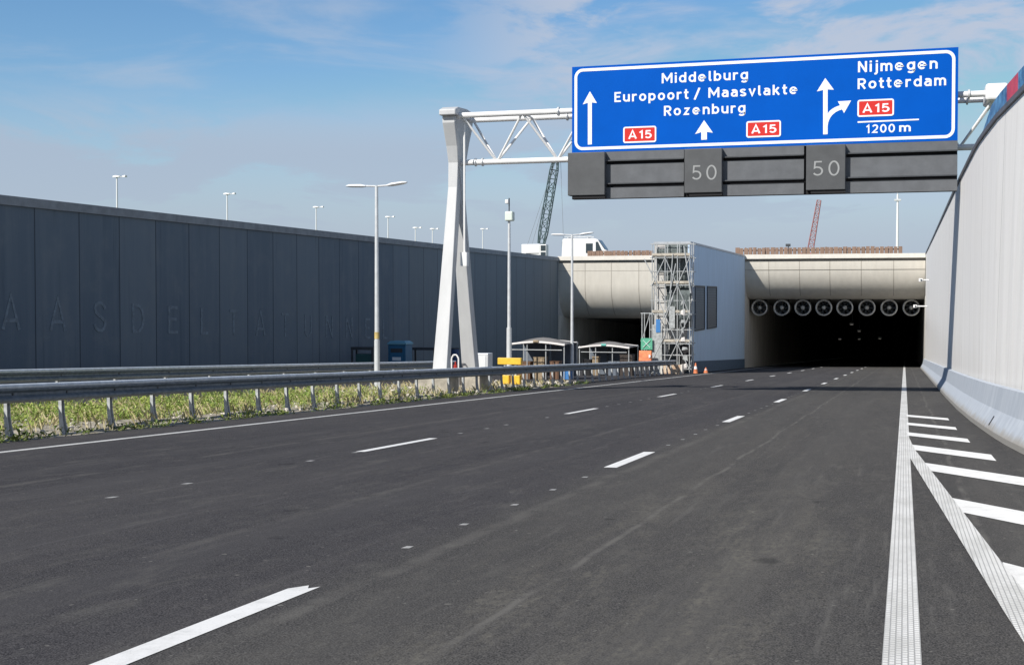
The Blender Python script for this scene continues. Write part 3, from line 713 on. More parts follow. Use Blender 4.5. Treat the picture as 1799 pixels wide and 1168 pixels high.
# ------------------------------------------------------------------ sign gantry
YG = 45.9
gx0, gx1 = -15.6, 2.85
gt = thing('sign_gantry', 'white steel gantry with a forked leg carrying the blue sign over the road', 'gantry', (-16, YG, rz(YG)))
gr_ = rz(46)
leg = [(43.95, gr_), (44.32, gr_), (45.05, -.3), (46.02, 3.7), (46.85, -.3), (47.62, gr_), (48.1, gr_), (47.3, -.1), (46.5, 3.9), (46.5, 4.7), (46.85, 5.7), (47.2, 6.3), (47.25, 6.55), (45.15, 6.55), (45.15, 6.3), (45.5, 5.5), (45.66, 4.9), (45.6, 4.0), (44.75, .0)]
lm = MB().prism(leg, 'x', -1, 1)
def hw(z): return .285 - .105 * min(1, max(0, (z + 3.4) / 7.4)) if z < 4.6 else .18 + .06 * min(1, (z - 4.6) / 1.4)
lm.v = [(-15.96 + x * hw(z), y, z) for x, y, z in lm.v]
lm.build('leg', LEGP, gt, bevel=.025)
MB().prism([(44.95, 6.552), (47.3, 6.552), (47.35, 6.62), (47.2, 6.86), (46.3, 6.93), (45.3, 6.88), (44.95, 6.76)], 'x', -16.26, -15.62).build('leg_head', LEGP, gt, bevel=.06, seg=3)
for yy in (44.2, 47.85): MB().box(-16.6, -15.45, yy - .62, yy + .62, gr_ - .2, rz(yy) + .70).build('foot', FOOT, gt, bevel=.02)
ZTc, ZBc = 6.58, 4.93
YFt, YRt, YMt = 45.45, 46.75, 46.1
MB().tube((gx0 - .2, YFt, ZTc), (gx1, YFt, ZTc), .105, None, 14).build('chord', WHITEP, gt, smooth=True)
MB().tube((gx0 - .2, YRt, ZTc), (gx1, YRt, ZTc), .105, None, 14).build('chord', WHITEP, gt, smooth=True)
MB().tube((gx0 - .2, YMt, ZBc), (gx1, YMt, ZBc), .105, None, 14).build('chord', WHITEP, gt, smooth=True)
for xx in (-11.9, -4.6, 1.95):
    for (yy, zz) in ((YFt, ZTc), (YRt, ZTc)): MB().tube((xx - .03, yy, zz), (xx + .03, yy, zz), .16, None, 16).build('flange', LAMPM, gt, smooth=True)
for xx in (gx0 + .35, gx0 + .62): MB().tube((xx, YMt, ZBc), (xx + .05, YMt, ZBc), .15, None, 14).build('flange', LAMPM, gt, smooth=True)
bx = -14.4
k = 0
while bx < 2.8:
    for tx in (bx - 1.15, bx + 1.15):
        if tx > 3: continue
        for yy in (YFt, YRt):
            MB().tube((bx, YMt, ZBc), (tx, yy, ZTc), .045, None, 8).build('diagonal', WHITEP, gt, smooth=True)
    MB().tube((bx + 1.15, YFt, ZTc), (bx + 1.15, YRt, ZTc), .04, None, 8).build('cross_member', WHITEP, gt, smooth=True)
    bx += 2.3
# right support beyond the wall
MB().box(2.45, 3.15, 45.2, 46.9, 6.32, 6.88).build('end_block', WHITEP, gt, bevel=.10, seg=3)
MB().box(2.65, 3.0, 45.85, 46.35, ZT - .1, 6.35).build('leg', WHITEP, gt, bevel=.03)
MB().tube((-15.5, 45.6, 6.5), (-15.5, 45.6, 1.6), .04).box(-15.62, -15.38, 45.48, 45.72, 1.1, 1.6).build('cable_pipe', WHITEP, gt)

YSN = 45.05
TLp, BRp = PY(1005, 121, YSN), PY(1687, 243, YSN)
sx0, sx1, sz0, sz1 = TLp.x, 1.60, 5.05, 8.06
sn = thing('direction_sign', 'large blue overhead direction sign with white place names, arrows and red route plates', 'road sign', ((sx0 + sx1) / 2, YSN, sz0))
MB().box(sx0, sx1, YSN, YSN + .07, sz0, sz1).build('panel', SIGNB, sn)
bk = MB()
for i in range(8):
    x = sx0 + .6 + i * (sx1 - sx0 - 1.2) / 7; bk.box(x - .05, x + .05, YSN + .072, YSN + .30, sz0 + .1, sz1 - .1)
bk.build('back_rail', GALV, sn)
def rrect(x0, x1, z0, z1, r, n=8):
    pts = []
    for (cx, cz, a0) in ((x1 - r, z1 - r, 0), (x0 + r, z1 - r, 90), (x0 + r, z0 + r, 180), (x1 - r, z0 + r, 270)):
        pts += [(cx + r * math.cos(R(a0 + 90 * i / n)), cz + r * math.sin(R(a0 + 90 * i / n))) for i in range(n + 1)]
    return pts
def frame(x0, x1, z0, z1, r, wd, y, t, name, m, parent):
    a = rrect(x0, x1, z0, z1, r); b = rrect(x0 + wd, x1 - wd, z0 + wd, z1 - wd, max(r - wd, .01))
    n = len(a); vs = [(x, y - t, z) for x, z in a] + [(x, y - t, z) for x, z in b] + [(x, y, z) for x, z in a] + [(x, y, z) for x, z in b]
    fs = []
    for i in range(n):
        j = (i + 1) % n
        fs += [(i, j, n + j, n + i), (2 * n + i, 3 * n + i, 3 * n + j, 2 * n + j), (i, 2 * n + i, 2 * n + j, j), (n + i, n + j, 3 * n + j, 3 * n + i)]
    return MB().add(vs, fs).build(name, m, parent)
frame(sx0 + .09, sx1 - .09, sz0 + .08, sz1 - .08, .30, .10, YSN - .002, .006, 'border', SIGNW, sn)
# (the signboard is measured in photo pixels, then laid out in metres on its own plane)
def sp(px, py):
    p = PY(px, py, YSN)
    return ((p.x - TLp.x) / (BRp.x - TLp.x) * (sx1 - sx0) + sx0, p.z)
def word(txt, pxl, pyb, pxr, cap_px, bold=0.165, m=SIGNW, y=YSN - .002, parent=None, name='lettering', gap=0.20, t=.006):
    a = sp(pxl, pyb); b = sp(pxr, pyb); ht = sp(pxl, pyb - cap_px)[1] - a[1]
    _, wd = text_mesh(txt, bold, gap); kx = (b[0] - a[0]) / wd
    return letters(txt, bold, gap, lambda u, v, d: Vector((a[0] + u * kx, y - d, a[1] + v * ht)), t).build(name, m, parent or sn)
def flat(pts, m, name, parent, y=YSN - .002, t=.006):
    return MB().prism([sp(*p) for p in pts], 'y', y - t, y).build(name, m, parent)
word('Middelburg', 1163.5, 147, 1316, 17.5)
word('Europoort', 1080, 180, 1211, 17.5); word('/', 1220, 173.5, 1232, 17.5); word('Maasvlakte', 1246, 172.3, 1404.5, 17.5)
word('Rozenburg', 1167.5, 204, 1311.5, 17.5)
word('Nijmegen', 1510.5, 127.5, 1651.5, 19)
word('Rotterdam', 1510, 157, 1666.5, 18.5)
word('1200', 1525, 234.5, 1576, 15); word('m', 1583.5, 231.8, 1604, 15)
flat([(1510, 213.6), (1618.5, 208.8), (1618.5, 211.3), (1510, 216.2)], SIGNW, 'rule', sn)
def plate(px0, px1, py0, py1):
    a = sp(px0, py1); b = sp(px1, py0)
    x0, z0, x1, z1 = a[0], sp(px0, py1)[1], b[0], sp(px0, py0)[1]
    p = MB().prism(rrect(x0, x1, z0, z1, .08), 'y', YSN - .010, YSN - .002).build('route_plate', SIGNR, sn)
    frame(x0, x1, z0, z1, .08, .05, YSN - .0105, .004, 'plate_border', SIGNW, p)
    word('A15', px0 + 9, py1 - 7.5, px1 - 8, (py1 - py0) * 0.50, y=YSN - .0105, parent=p, t=.004)
plate(1095.5, 1154, 223.5, 252); plate(1313, 1374.5, 213.5, 242.5); plate(1509.5, 1574.5, 176, 206)
flat([(1033, 254.5), (1033, 181), (1024, 184), (1036.6, 161), (1049, 181.5), (1040, 180.5), (1040, 254)], SIGNW, 'arrow', sn)
flat([(1233.5, 246), (1233.5, 232.5), (1222.5, 236), (1238.5, 211.5), (1254, 233.5), (1243.5, 232), (1243.5, 245.5)], SIGNW, 'arrow', sn)
def arc(p0, p1, p2, n=8): return [((1 - t) ** 2 * p0[0] + 2 * t * (1 - t) * p1[0] + t * t * p2[0], (1 - t) ** 2 * p0[1] + 2 * t * (1 - t) * p1[1] + t * t * p2[1]) for t in [i / n for i in range(n + 1)]]
flat([(1449, 236.5), (1449, 158.5), (1438, 161), (1452.8, 137.5), (1468, 158), (1457, 157.5), (1457, 200)] + arc((1457, 200), (1463, 190), (1479, 185.5), 6) + [(1475, 178.5), (1498.5, 177), (1486, 199), (1482.5, 192.5)] + arc((1482.5, 192.5), (1459, 199), (1457, 222), 8) + [(1457, 236)], SIGNW, 'arrow', sn)

# matrix signals below the sign
ms = thing('lane_signal_unit', 'dark grey lane signal panel with two boxes reading 50 under the blue sign', 'traffic signal', ((sx0 + sx1) / 2, YSN, 3.42))
MB().box(sx0 - .02, sx1 + .0, YSN + .10, YSN + .42, 3.42, sz0 - .004).build('shadow_backing', BLACK, ms)  # black colour paints the shadow lines between the cladding
def sxp(px): return sp(px, 300)[0]
segs = [(sxp(1066), sxp(1203)), (sxp(1271), sxp(1415)), (sxp(1488), sx1)]
for x0, x1 in segs:
    MB().box(x0, x1, YSN - .02, YSN + .098, 3.42, 3.80).build('cladding_strip', SIGNG2, ms)
    MB().box(x0, x1, YSN - .02, YSN + .098, 3.95, 4.60).build('cladding_panel', SIGNG2, ms)
    MB().box(x0, x1, YSN - .02, YSN + .098, 4.74, sz0 - .008).build('cladding_strip', SIGNG2, ms)
    for zz in (3.90, 4.70): MB().box(x0, x1, YSN - .14, YSN - .022, zz, zz + .04).build('drip_edge', DARKMET, ms)
def msi(px0, px1, ztop_, zbot, txt=None, tpx=None):
    x0, x1 = sxp(px0), sxp(px1)
    b = MB().box(x0, x1, YSN - .30, YSN + .097, zbot, ztop_).build('signal_box', SIGNG, ms, bevel=.02)
    MB().box(x0 + .15, x1 + .0, YSN - .24, YSN + .05, zbot - .10, zbot - .004).build('under_tray', BLACK, ms)
    if txt:
        _, wd = text_mesh(txt, .10, .30); yf = YSN - .305
        pa, pb = PY(tpx[0], tpx[3], yf), PY(tpx[1], tpx[2], yf)
        kx = (pb.x - pa.x) / wd; kz = PY(tpx[0], tpx[2], yf).z - pa.z
        letters(txt, .10, .30, lambda u, v, d: Vector((pa.x + u * kx, yf - d + .003, pa.z + v * kz)), .006).build('digits', DIGIT, b)
msi(1001, 1066, sz0 - .03, 3.52)
msi(1206, 1272, sz0 - .03, 3.52, '50', (1216, 1259, 291, 317))
msi(1420, 1489, sz0 - .03, 3.52, '50', (1428.5, 1475, 283.5, 310))

# ------------------------------------------------------------------ guard rails
W = [(0.0, 0.955), (0.02, 0.95), (0.083, 0.915), (0.083, 0.885), (0.012, 0.835), (0.012, 0.795), (0.083, 0.745), (0.083, 0.705), (0.02, 0.663), (0.0, 0.66)]
WB = [(a - .012, b) for a, b in reversed(W)]
def guard_rail(xf, y0, y1, dz, spacing, label, both=False, yph=0.0):
    t = thing('guard_rail', label, 'guard rail', (xf(y0), y0, rz(y0, xf(y0))))
    ny = int((y1 - y0) / 2.0); yy = [y0 + (y1 - y0) * i / ny for i in range(ny + 1)]
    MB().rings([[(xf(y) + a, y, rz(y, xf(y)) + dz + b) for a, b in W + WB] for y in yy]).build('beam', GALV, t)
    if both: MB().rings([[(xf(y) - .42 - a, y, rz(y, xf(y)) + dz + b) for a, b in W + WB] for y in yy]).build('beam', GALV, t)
    MB().rings([[(xf(y) + .035 + .05 * math.cos(R(q)), y, rz(y, xf(y)) + dz + .948 + .05 * math.sin(R(q))) for q in range(15, 375, 36)] for y in yy]).build('highlight_tube', HILITE, t, smooth=True)  # added tube; its light colour stands for the sunlit top of the beam
    y = y0 + yph; k = 0
    while y < y1 and k < 60:
        x = xf(y); z = rz(y, x); hw = .035
        cs = [(-.036, -hw), (.036, -hw), (.036, -hw + .012), (-.026, -hw + .012), (-.026, hw - .012), (.036, hw - .012), (.036, hw), (-.036, hw)]
        rg = []
        for zz, ox, sc_ in ((-.1, -.045, 1.5), (.06, -.05, 1.4), (.20, -.075, 1.1), (.42, -.10, .95), (.70, -.105, .9), (.90, -.105, .9)):
            rg.append([(x + ox + a * sc_, y + b * sc_ * 1.5, z + dz + zz) for a, b in cs])
        MB().rings(rg).build('post', GALVP, t)
        sp_ = MB().box(x - .075, x - .014, y - .05, y + .05, z + dz + .70, z + dz + .93)
        if both: sp_.box(x - .41, x - .17, y - .04, y + .04, z + dz + .74, z + dz + .90)
        sp_.tube((x + .012, y, z + dz + .815), (x + .03, y, z + dz + .815), .022, None, 8)
        sp_.build('spacer', DARKMET, t)
        y += spacing; k += 1
    return t
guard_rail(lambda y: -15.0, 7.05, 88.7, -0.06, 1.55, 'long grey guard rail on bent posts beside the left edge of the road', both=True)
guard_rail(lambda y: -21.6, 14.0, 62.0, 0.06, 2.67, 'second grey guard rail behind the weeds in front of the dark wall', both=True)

# crash terminal boards at the far end of the front rail
ct = thing('rail_terminal', 'orange and white boarded block closing the far end of the long guard rail', 'barrier', (-15.2, 88.6, rz(88.6)))
zg = rz(88.6)
MB().box(-15.75, -14.55, 88.25, 88.85, zg + .02, zg + .62).build('block', mat('pinkish_boards', (0.62, 0.36, 0.22), 0.8, var=0.35, scale=4, col2=(0.70, 0.60, 0.46)), ct, bevel=.02)
MB().box(-14.54, -14.42, 88.2, 88.9, zg + .02, zg + .66).build('board', CREAMLT, ct)
MB().box(-15.9, -15.76, 88.2, 88.9, zg + .02, zg + .66).build('board', CREAMLT, ct)

# ------------------------------------------------------------------ median furniture
def double_lamp(X, px, py_top, label, yellow=False):
    Y = YX(px, X); p = PY(px, py_top, Y); zg = rz(Y)
    t = thing('street_lamp', label, 'street lamp', (X, Y, zg), 'double street lamps along the median')
    MB().tube((X, Y, zg), (X, Y, zg + 1.9), .105, .10, 14).tube((X, Y, zg + 1.9), (X, Y, p.z), .085, .06, 14).build('pole', LAMPM, t, smooth=True)
    for sgn, tilt in ((-1, .02), (1, .10)):
        a = Vector((X, Y, p.z - .03)); b = a + Vector((sgn * .42, 0, .02))
        MB().tube(a, b, .035).build('arm', LAMPM, t)
        e = b + Vector((sgn * .78, 0, tilt))
        d = (e - b)
        rg = [[tuple(b + d * u + Vector((0, yy * wdt, zz * ht - .01))) for yy, zz in ((-1, 0), (-.6, 1), (.6, 1), (1, 0), (.7, -.6), (-.7, -.6))] for u, wdt, ht in ((0, .06, .04), (.25, .15, .07), (.8, .16, .06), (1.0, .07, .03))]
        MB().rings(rg).build('lamp_head', LAMPH, t, smooth=True)
    if yellow: MB().tube((X, Y, zg + 1.95), (X, Y, zg + 2.2), .092, None, 14).build('band', mat('faded_yellow', (0.55, 0.42, 0.16), 0.6, var=0.2), t)
    return t
double_lamp(-18.7, 662, 326, 'nearest double street lamp with a yellow band, left of the gantry leg', True)
double_lamp(-17.6, 1005, 412, 'farther double street lamp standing in front of the left tunnel mouth')
# camera mast
X = -17.6; Y = YX(894.5, X); zg = rz(Y); pz = PY(895, 352, Y).z
cm = thing('camera_mast', 'slim grey camera mast with a pale box near its top, right of the gantry leg', 'mast', (X, Y, zg))
MB().tube((X, Y, zg), (X, Y, zg + 2.6), .13, .12, 12).tube((X, Y, zg + 2.6), (X, Y, pz - .9), .085, .06, 12).build('pole', LAMPM, cm, smooth=True)
MB().tube((X, Y, pz - .95), (X, Y, pz + .1), .03).build('antenna', DARKMET, cm)
MB().box(X - .16, X + .22, Y - .2, Y + .2, pz - .96, pz - .52).build('box', mat('pale_green_box', (0.66, 0.74, 0.66), 0.5), cm, bevel=.06, seg=3)
MB().box(X - .16, X + .0, Y - .16, Y + .12, pz - .16, pz + .02).build('camera_head', WHITEP, cm, bevel=.03)
MB().box(X - .2, X - .12, Y - .12, Y + .12, zg + .9, zg + 1.2).build('junction_box', LAMPM, cm)

cb = thing('utility_cabinet', 'grey utility cabinet on a concrete foot behind the rear gantry leg', 'cabinet', (-16.05, 49.2, rz(49.2)))
zg = rz(49.2); MB().box(-16.3, -15.65, 48.9, 49.5, zg + .1, zg + 1.45).build('body', LAMPM, cb, bevel=.02)
MB().box(-16.2, -15.75, 48.885, 48.899, zg + .2, zg + 1.35).build('door', LAMPH, cb); MB().box(-16.4, -15.55, 48.8, 49.6, zg - .1, zg + .098).build('foot', CONC, cb)
hp = thing('hoop_guard', 'small white hoop rail with a red bottle at the rear gantry leg', 'hoop', (-16.35, 47.0, rz(47)))
zg = rz(47); MB().path([(-16.5, 47, zg), (-16.5, 47, zg + 1.25), (-16.42, 47, zg + 1.38), (-16.3, 47, zg + 1.38), (-16.22, 47, zg + 1.25), (-16.22, 47, zg)], .03).build('hoop', WHITEP, hp)
MB().tube((-16.36, 47.05, zg + .45), (-16.36, 47.05, zg + 1.0), .07).tube((-16.36, 47.05, zg + 1.0), (-16.36, 47.05, zg + 1.12), .03).build('bottle', mat('red_bottle', (0.4, 0.03, 0.02), 0.4), hp)

yb_ = thing('yellow_marker', 'yellow reflective marker boards behind the long rail below the camera mast', 'marker', (-16.0, 53.5, rz(53.5)))
Yk = 53.2; zg = rz(Yk)
a, b = PY(874, 640, Yk), PY(915, 629, Yk)
MB().box(a.x, b.x, Yk, Yk + .25, a.z, b.z).build('top_board', YELLOW, yb_, bevel=.02)
for (u0, u1) in ((880, 894), (898, 913)):
    a2, b2 = PY(u0, 669, Yk), PY(u1, 655, Yk); MB().box(a2.x, b2.x, Yk, Yk + .3, zg + .12, zg + .5).build('side_board', YELLOW, yb_, bevel=.02)
for u in (886, 905): a2 = PY(u, 640, Yk); MB().box(a2.x - .04, a2.x + .04, Yk + .05, Yk + .13, zg, a.z).build('post', GALVP, yb_)

# traffic cones by the service building
def cone(X, Y, hgt, label):
    zg = rz(Y, X); t = thing('traffic_cone', label, 'traffic cone', (X, Y, zg), 'traffic cones by the service building')
    MB().box(X - .22, X + .22, Y - .22, Y + .22, zg + .005, zg + .05).build('base', RUBBER, t)
    MB().tube((X, Y, zg + .05), (X, Y, zg + hgt), .16, .04, 14).build('body', ORANGE, t, smooth=True)
    MB().tube((X, Y, zg + hgt * .45), (X, Y, zg + hgt * .70), .113, .082, 14).build('reflective_band', SIGNW, t, smooth=True)
cone(-13.55, 88.5, 0.75, 'taller orange cone with a white band at the corner of the service building')
cone(-13.15, 90.5, 0.42, 'shorter orange cone with a white band along the pale building plinth')

# tents on the left carriageway
def tent(px0, px1, py, d, label, trim, ridge_m, sides):
    a, b = PY(px0, py, d), PY(px1, py, d); xc = (a.x + b.x) / 2; wd = (b.x - a.x) / 2; zt = a.z; zg = rz(d, xc) - .02
    t = thing('canopy_tent', label, 'tent', (xc, d, zg), 'canopy tents in front of the left tunnel')
    dep = 1.5; ev = zt - .34
    rows = []
    for y in (-1, -.5, 0, .5, 1):
        rows.append([(xc + wd * u, d + dep * y, ev + (zt - ev) * (1 - abs(u) ** 1.6) * (1 - .55 * abs(y))) for u in (-1, -.75, -.5, -.25, 0, .25, .5, .75, 1)])
    o = MB().rings(rows, closed=False).build('roof', CANVG, t, smooth=True); so = o.modifiers.new('thickness', 'SOLIDIFY'); so.thickness = .02
    for y in (-1, 1):
        rr = [(xc + wd * u, d + dep * y, ev + (zt - ev) * (1 - abs(u) ** 1.6) * .45 - .03) for u in (-1, -.75, -.5, -.25, 0, .25, .5, .75, 1)]
        MB().path(rr, .06, 6).build('roof_edge', trim, t)
    for u in (-.97, -.33, .33, .97):
        for y in (-.95, .95): MB().tube((xc + wd * u, d + dep * y, zg), (xc + wd * u, d + dep * y, ev + .08), .03).build('post', TUBE, t)
    MB().tube((xc - wd * .9, d - dep, ev - .3), (xc + wd * .9, d - dep, ev - .3), .025).build('tie_rail', TUBE, t)
    for (u0, u1, z0) in sides:
        MB().box(xc + wd * u0, xc + wd * u1, d + dep * .9, d + dep * .9 + .03, zg + z0, ev).build('shade_sheet', GREYT, t)  # added dark sheet standing in for the shade under the canopy
    MB().tube((xc - .15, d - dep - .01, ev + (zt - ev) * .45), (xc + .15, d - dep - .01, ev + (zt - ev) * .45), .085, None, 8).build('ridge_cap', ridge_m, t)
    return xc, wd, zg
xc, wd, zg1 = tent(906, 1004, 592, 70, 'left canopy tent with a cream arched edge between the camera mast and far lamp', CANVAS, WOOD, [(-.95, .0, .1), (.05, .95, .1)])
xc2, wd2, zg2 = tent(1026, 1114, 599, 82, 'right canopy tent with a teal peak nearer the scaffold', CANVAS, CANVAST, [(-.95, -.25, .0), (-.2, .5, .0)])
MB_ = MB
def crate(x, y, zg, sx_, sy_, sz_, m, label, name='crate', cat='crate'):
    t = thing(name, label, cat, (x, y, zg))
    MB().box(x - sx_ / 2, x + sx_ / 2, y - sy_ / 2, y + sy_ / 2, zg + .01, zg + sz_).build('body', m, t, bevel=.02)
    lid = MB().box(x - sx_ / 2 - .02, x + sx_ / 2 + .02, y - sy_ / 2 - .02, y + sy_ / 2 + .02, zg + sz_ + .002, zg + sz_ + .06).build('lid', m, t)
    sl = MB()
    for u in (-.3, .3): sl.box(x + sx_ * u - .04, x + sx_ * u + .04, y - sy_ / 2 - .025, y - sy_ / 2 - .002, zg + .02, zg + sz_)
    sl.build('batten', m, t); return t
crate(xc - .85, 69.4, zg1, .7, .7, .95, mat('brown_case', (0.16, 0.09, 0.05), 0.7), 'dark brown crate under the left tent')
crate(xc - .05, 69.6, zg1, .6, .7, 1.2, WOOD, 'tan wooden crate in the middle under the left tent')
crate(xc + .85, 69.5, zg1, .5, .7, 1.0, mat('rust_case', (0.16, 0.085, 0.05), 0.7), 'reddish brown crate at the right under the left tent')
crate(xc + 1.55, 69.4, zg1, .4, .5, .8, BLUE, 'blue plastic box beside the far lamp post', 'plastic_box', 'box')
crate(xc2 - 1.2, 81.2, zg2, .55, .6, 1.0, BLACK, 'black case at the left under the right tent', 'equipment_case', 'case')
crate(xc2 - .65, 81.2, zg2, .4, .5, 1.2, WOOD, 'narrow tan crate beside the black case under the right tent')
crate(xc2 + .55, 81.2, zg2, .7, .6, .9, GREYT, 'grey case below the teal peak of the right tent', 'equipment_case', 'case')
crate(xc2 + 1.35, 81.3, zg2, .8, .8, 1.35, mat('dark_case', (0.05, 0.04, 0.035), 0.8), 'dark crate at the right edge of the right tent')

# portable toilet and stands along the dark wall
X = -29.6; Y = YX(703, X); zg = rz(Y, X) - .02
pt = thing('portable_toilet', 'blue portable toilet standing at the foot of the dark wall', 'toilet', (X, Y, zg))
MB().box(X - .58, X + .58, Y - .58, Y + .58, zg + .12, zg + 1.98).build('body', TOILET, pt, bevel=.05)
MB().box(X - .64, X + .64, Y - .64, Y + .64, zg, zg + .118).build('base', DARKMET, pt)
MB().rings([[(X + sx_ * q, Y + sy_ * q, z) for sx_, sy_ in ((-1, -1), (1, -1), (1, 1), (-1, 1))] for q, z in ((.62, zg + 1.982), (.62, zg + 2.06), (.45, zg + 2.2))]).build('roof', mat('pale_blue_roof', (0.16, 0.36, 0.44), 0.5), pt)
MB().box(X - .40, X + .40, Y - .61, Y - .582, zg + .2, zg + 1.85).build('door', mat('door_blue', (0.03, 0.15, 0.28), 0.45), pt)
MB().box(X - .28, X + .28, Y - .625, Y - .612, zg + 1.02, zg + 1.22).build('notice', SIGNW, pt)
MB().box(X - .38, X + .38, Y - .62, Y - .612, zg + 1.5, zg + 1.75).build('vent', DARKMET, pt)
def rack(pxa, pxb, pyt, X, label, infill):
    Y = YX((pxa + pxb) / 2, X); a = PY(pxa, pyt, Y); b = PY(pxb, pyt, Y); zg = rz(Y, X) - .02
    t = thing('steel_rack', label, 'rack', ((a.x + b.x) / 2, Y, zg))
    MB().box(a.x, b.x, Y - .4, Y + .4, a.z - .16, a.z).build('top_beam', DARKMET, t)
    for x in (a.x + .06, b.x - .06):
        for y in (-.34, .34): MB().box(x - .05, x + .05, Y + y - .05, Y + y + .05, zg, a.z - .162).build('leg', DARKMET, t)
    if infill: MB().box(a.x + .25, a.x + 1.3, Y - .28, Y + .28, zg + .25, a.z - .4).build('load', mat('green_machine', (0.03, 0.10, 0.10), 0.5), t, bevel=.06)
    MB().box(a.x + .1, b.x - .1, Y - .3, Y + .3, zg + .18, zg + .24).build('shelf', DARKMET, t)
rack(621, 660, 609, -29.8, 'dark steel rack holding green machinery, left of the blue toilet', True)
rack(725, 768, 610, -29.8, 'dark steel rack between the blue toilet and the gantry leg', False)
X = -29.4; Y = YX(799, X); zg = rz(Y, X) - .02
dr = thing('blue_drum', 'tall blue drum seen between the two gantry legs', 'drum', (X, Y, zg))
MB().tube((X, Y, zg), (X, Y, zg + 1.7), .30, None, 18).build('body', mat('drum_blue', (0.03, 0.08, 0.20), 0.5), dr, smooth=True)
MB().tube((X, Y, zg + 1.702), (X, Y, zg + 1.78), .32, None, 18).tube((X, Y, zg + .8), (X, Y, zg + .86), .315, None, 18).build('rim', DARKMET, dr, smooth=True)

# ------------------------------------------------------------------ things on the high ground
def far_lamp(px, py, X, label):
    Y = YX(px, X); p = PXX(px, py, X); zg = ZT
    t = thing('street_lamp', label, 'street lamp', (X, Y, zg), 'street lamps on the high ground beyond the dark wall')
    MB().tube((X, Y, zg), (X, Y, p.z), .13, .08, 10).build('pole', LAMPH, t, smooth=True)
    MB().tube((X, Y, p.z), (X + .6, Y, p.z + .04), .05).build('arm', LAMPH, t)
    for x0_, x1_ in ((X - .45, X + .40), (X + .70, X + 1.15)):
        MB().rings([[(x0_, Y - .1, p.z), (x0_, Y + .1, p.z), (x0_, Y + .1, p.z + .14), (x0_, Y - .1, p.z + .14)], [(x0_ + .4, Y - .22, p.z), (x0_ + .4, Y + .22, p.z), (x0_ + .4, Y + .16, p.z + .2), (x0_ + .4, Y - .16, p.z + .2)], [(x1_, Y - .1, p.z + .05), (x1_, Y + .1, p.z + .05), (x1_, Y + .1, p.z + .14), (x1_, Y - .1, p.z + .14)]]).build('lamp_head', WHITEP, t)
for px, py, nm in ((207, 312, 'tallest white lamp rising over the dark wall, leftmost of the row'), (400, 342, 'white lamp over the dark wall, second from the left'), (556, 365, 'white lamp over the dark wall left of the near double lamp'), (682, 382, 'white lamp just right of the near double lamp pole'), (730, 401, 'small pale lamp over the wall, second right of the near lamp'), (760, 403, 'small pale lamp just left of the gantry leg'), (848, 403, 'pale lamp over the wall between the gantry and the camera mast')):
    far_lamp(px, py, -79.0, nm)
X = PY(1577, 345, 150).x; p = PY(1577, 342, 150)
tm = thing('light_mast', 'tall thin white mast on the deck at the right end of the timber fence', 'mast', (X, 150, ZT))
MB().tube((X, 150, ZT), (X, 150, p.z), .16, .10, 10).build('pole', WHITEP, tm, smooth=True)
MB().box(X - .35, X + .35, 149.8, 150.2, p.z - .7, p.z - .5).build('lamp_head', LAMPM, tm); MB().tube((X, 150, p.z), (X, 150, p.z + .8), .03).build('finial', WHITEP, tm)

def fence(px0, px1, pyt, Y, label, step=.42):
    a, b = PY(px0, pyt, Y), PY(px1, pyt, Y); zg = ZT
    t = thing('timber_fence', label, 'fence', ((a.x + b.x) / 2, Y, zg)); pl = MB(); x = a.x; k = 0
    while x < b.x:
        ww = step * random.uniform(.75, .97); pl.box(x, x + ww, Y + random.uniform(-.04, .04), Y + .06, zg, a.z + random.uniform(-.06, .02)); x += step; k += 1
    pl.build('boards', RUST, t)
    MB().box(a.x, b.x, Y + .1, Y + .2, a.z - .35, a.z - .2).build('rail', RUST, t)
    for i in range(8):
        x = a.x + (b.x - a.x) * (i + .5) / 8; MB().box(x - .06, x + .06, Y + .2, Y + .32, zg, a.z + .02).build('post', RUST, t)
fence(1292, 1579, 435.5, 127.5, 'long brown timber fence on the deck over the right tunnel')
fence(1032, 1142, 441, 127.5, 'short brown timber fence on the deck over the left tunnel')

# white van on the deck
VY = 148.0
pa, pb = PY(990, 420, VY), PY(1076, 420, VY)
x0, L = pa.x, pb.x - pa.x; zg = 3.70; zt = pa.z
vn = thing('white_van', 'white panel van parked on the deck above the left tunnel', 'van', (x0 + L / 2, VY, ZT))
hh = zt - zg
side = [(x0, zg + .35), (x0 + .02 * L, zg + hh * .96), (x0 + .05 * L, zg + hh), (x0 + .66 * L, zg + hh), (x0 + .74 * L, zg + hh * .95), (x0 + .88 * L, zg + hh * .55), (x0 + .985 * L, zg + hh * .45), (x0 + L, zg + hh * .3), (x0 + L, zg + .3)]
MB().prism(side, 'y', VY - .98, VY + .98).build('body', VANW, vn, bevel=.06, seg=3)
def wnd(pts, nm): MB().prism([(x0 + u * L, zg + hh * v) for u, v in pts], 'y', VY - 1.0, VY - .984).build(nm, GLASS, vn)
wnd([(.50, .42), (.64, .42), (.64, .80), (.50, .80)], 'window'); wnd([(.70, .45), (.84, .45), (.745, .86), (.70, .86)], 'window')
MB().add([(x0 + .757 * L, VY - .85, zg + hh * .93), (x0 + .757 * L, VY + .85, zg + hh * .93), (x0 + .885 * L, VY + .88, zg + hh * .57), (x0 + .885 * L, VY - .88, zg + hh * .57)], [(0, 1, 2, 3)]).build('windscreen', GLASS, vn)
for u in (.2, .8): MB().tube((x0 + u * L, VY - 1.0, zg + .17), (x0 + u * L, VY - .75, zg + .17), .34, None, 18).build('wheel', RUBBER, vn)
MB().box(x0 + .03 * L, x0 + .99 * L, VY - 1.0, VY - .982, zg + .42, zg + .55).build('side_strip', DARKMET, vn)
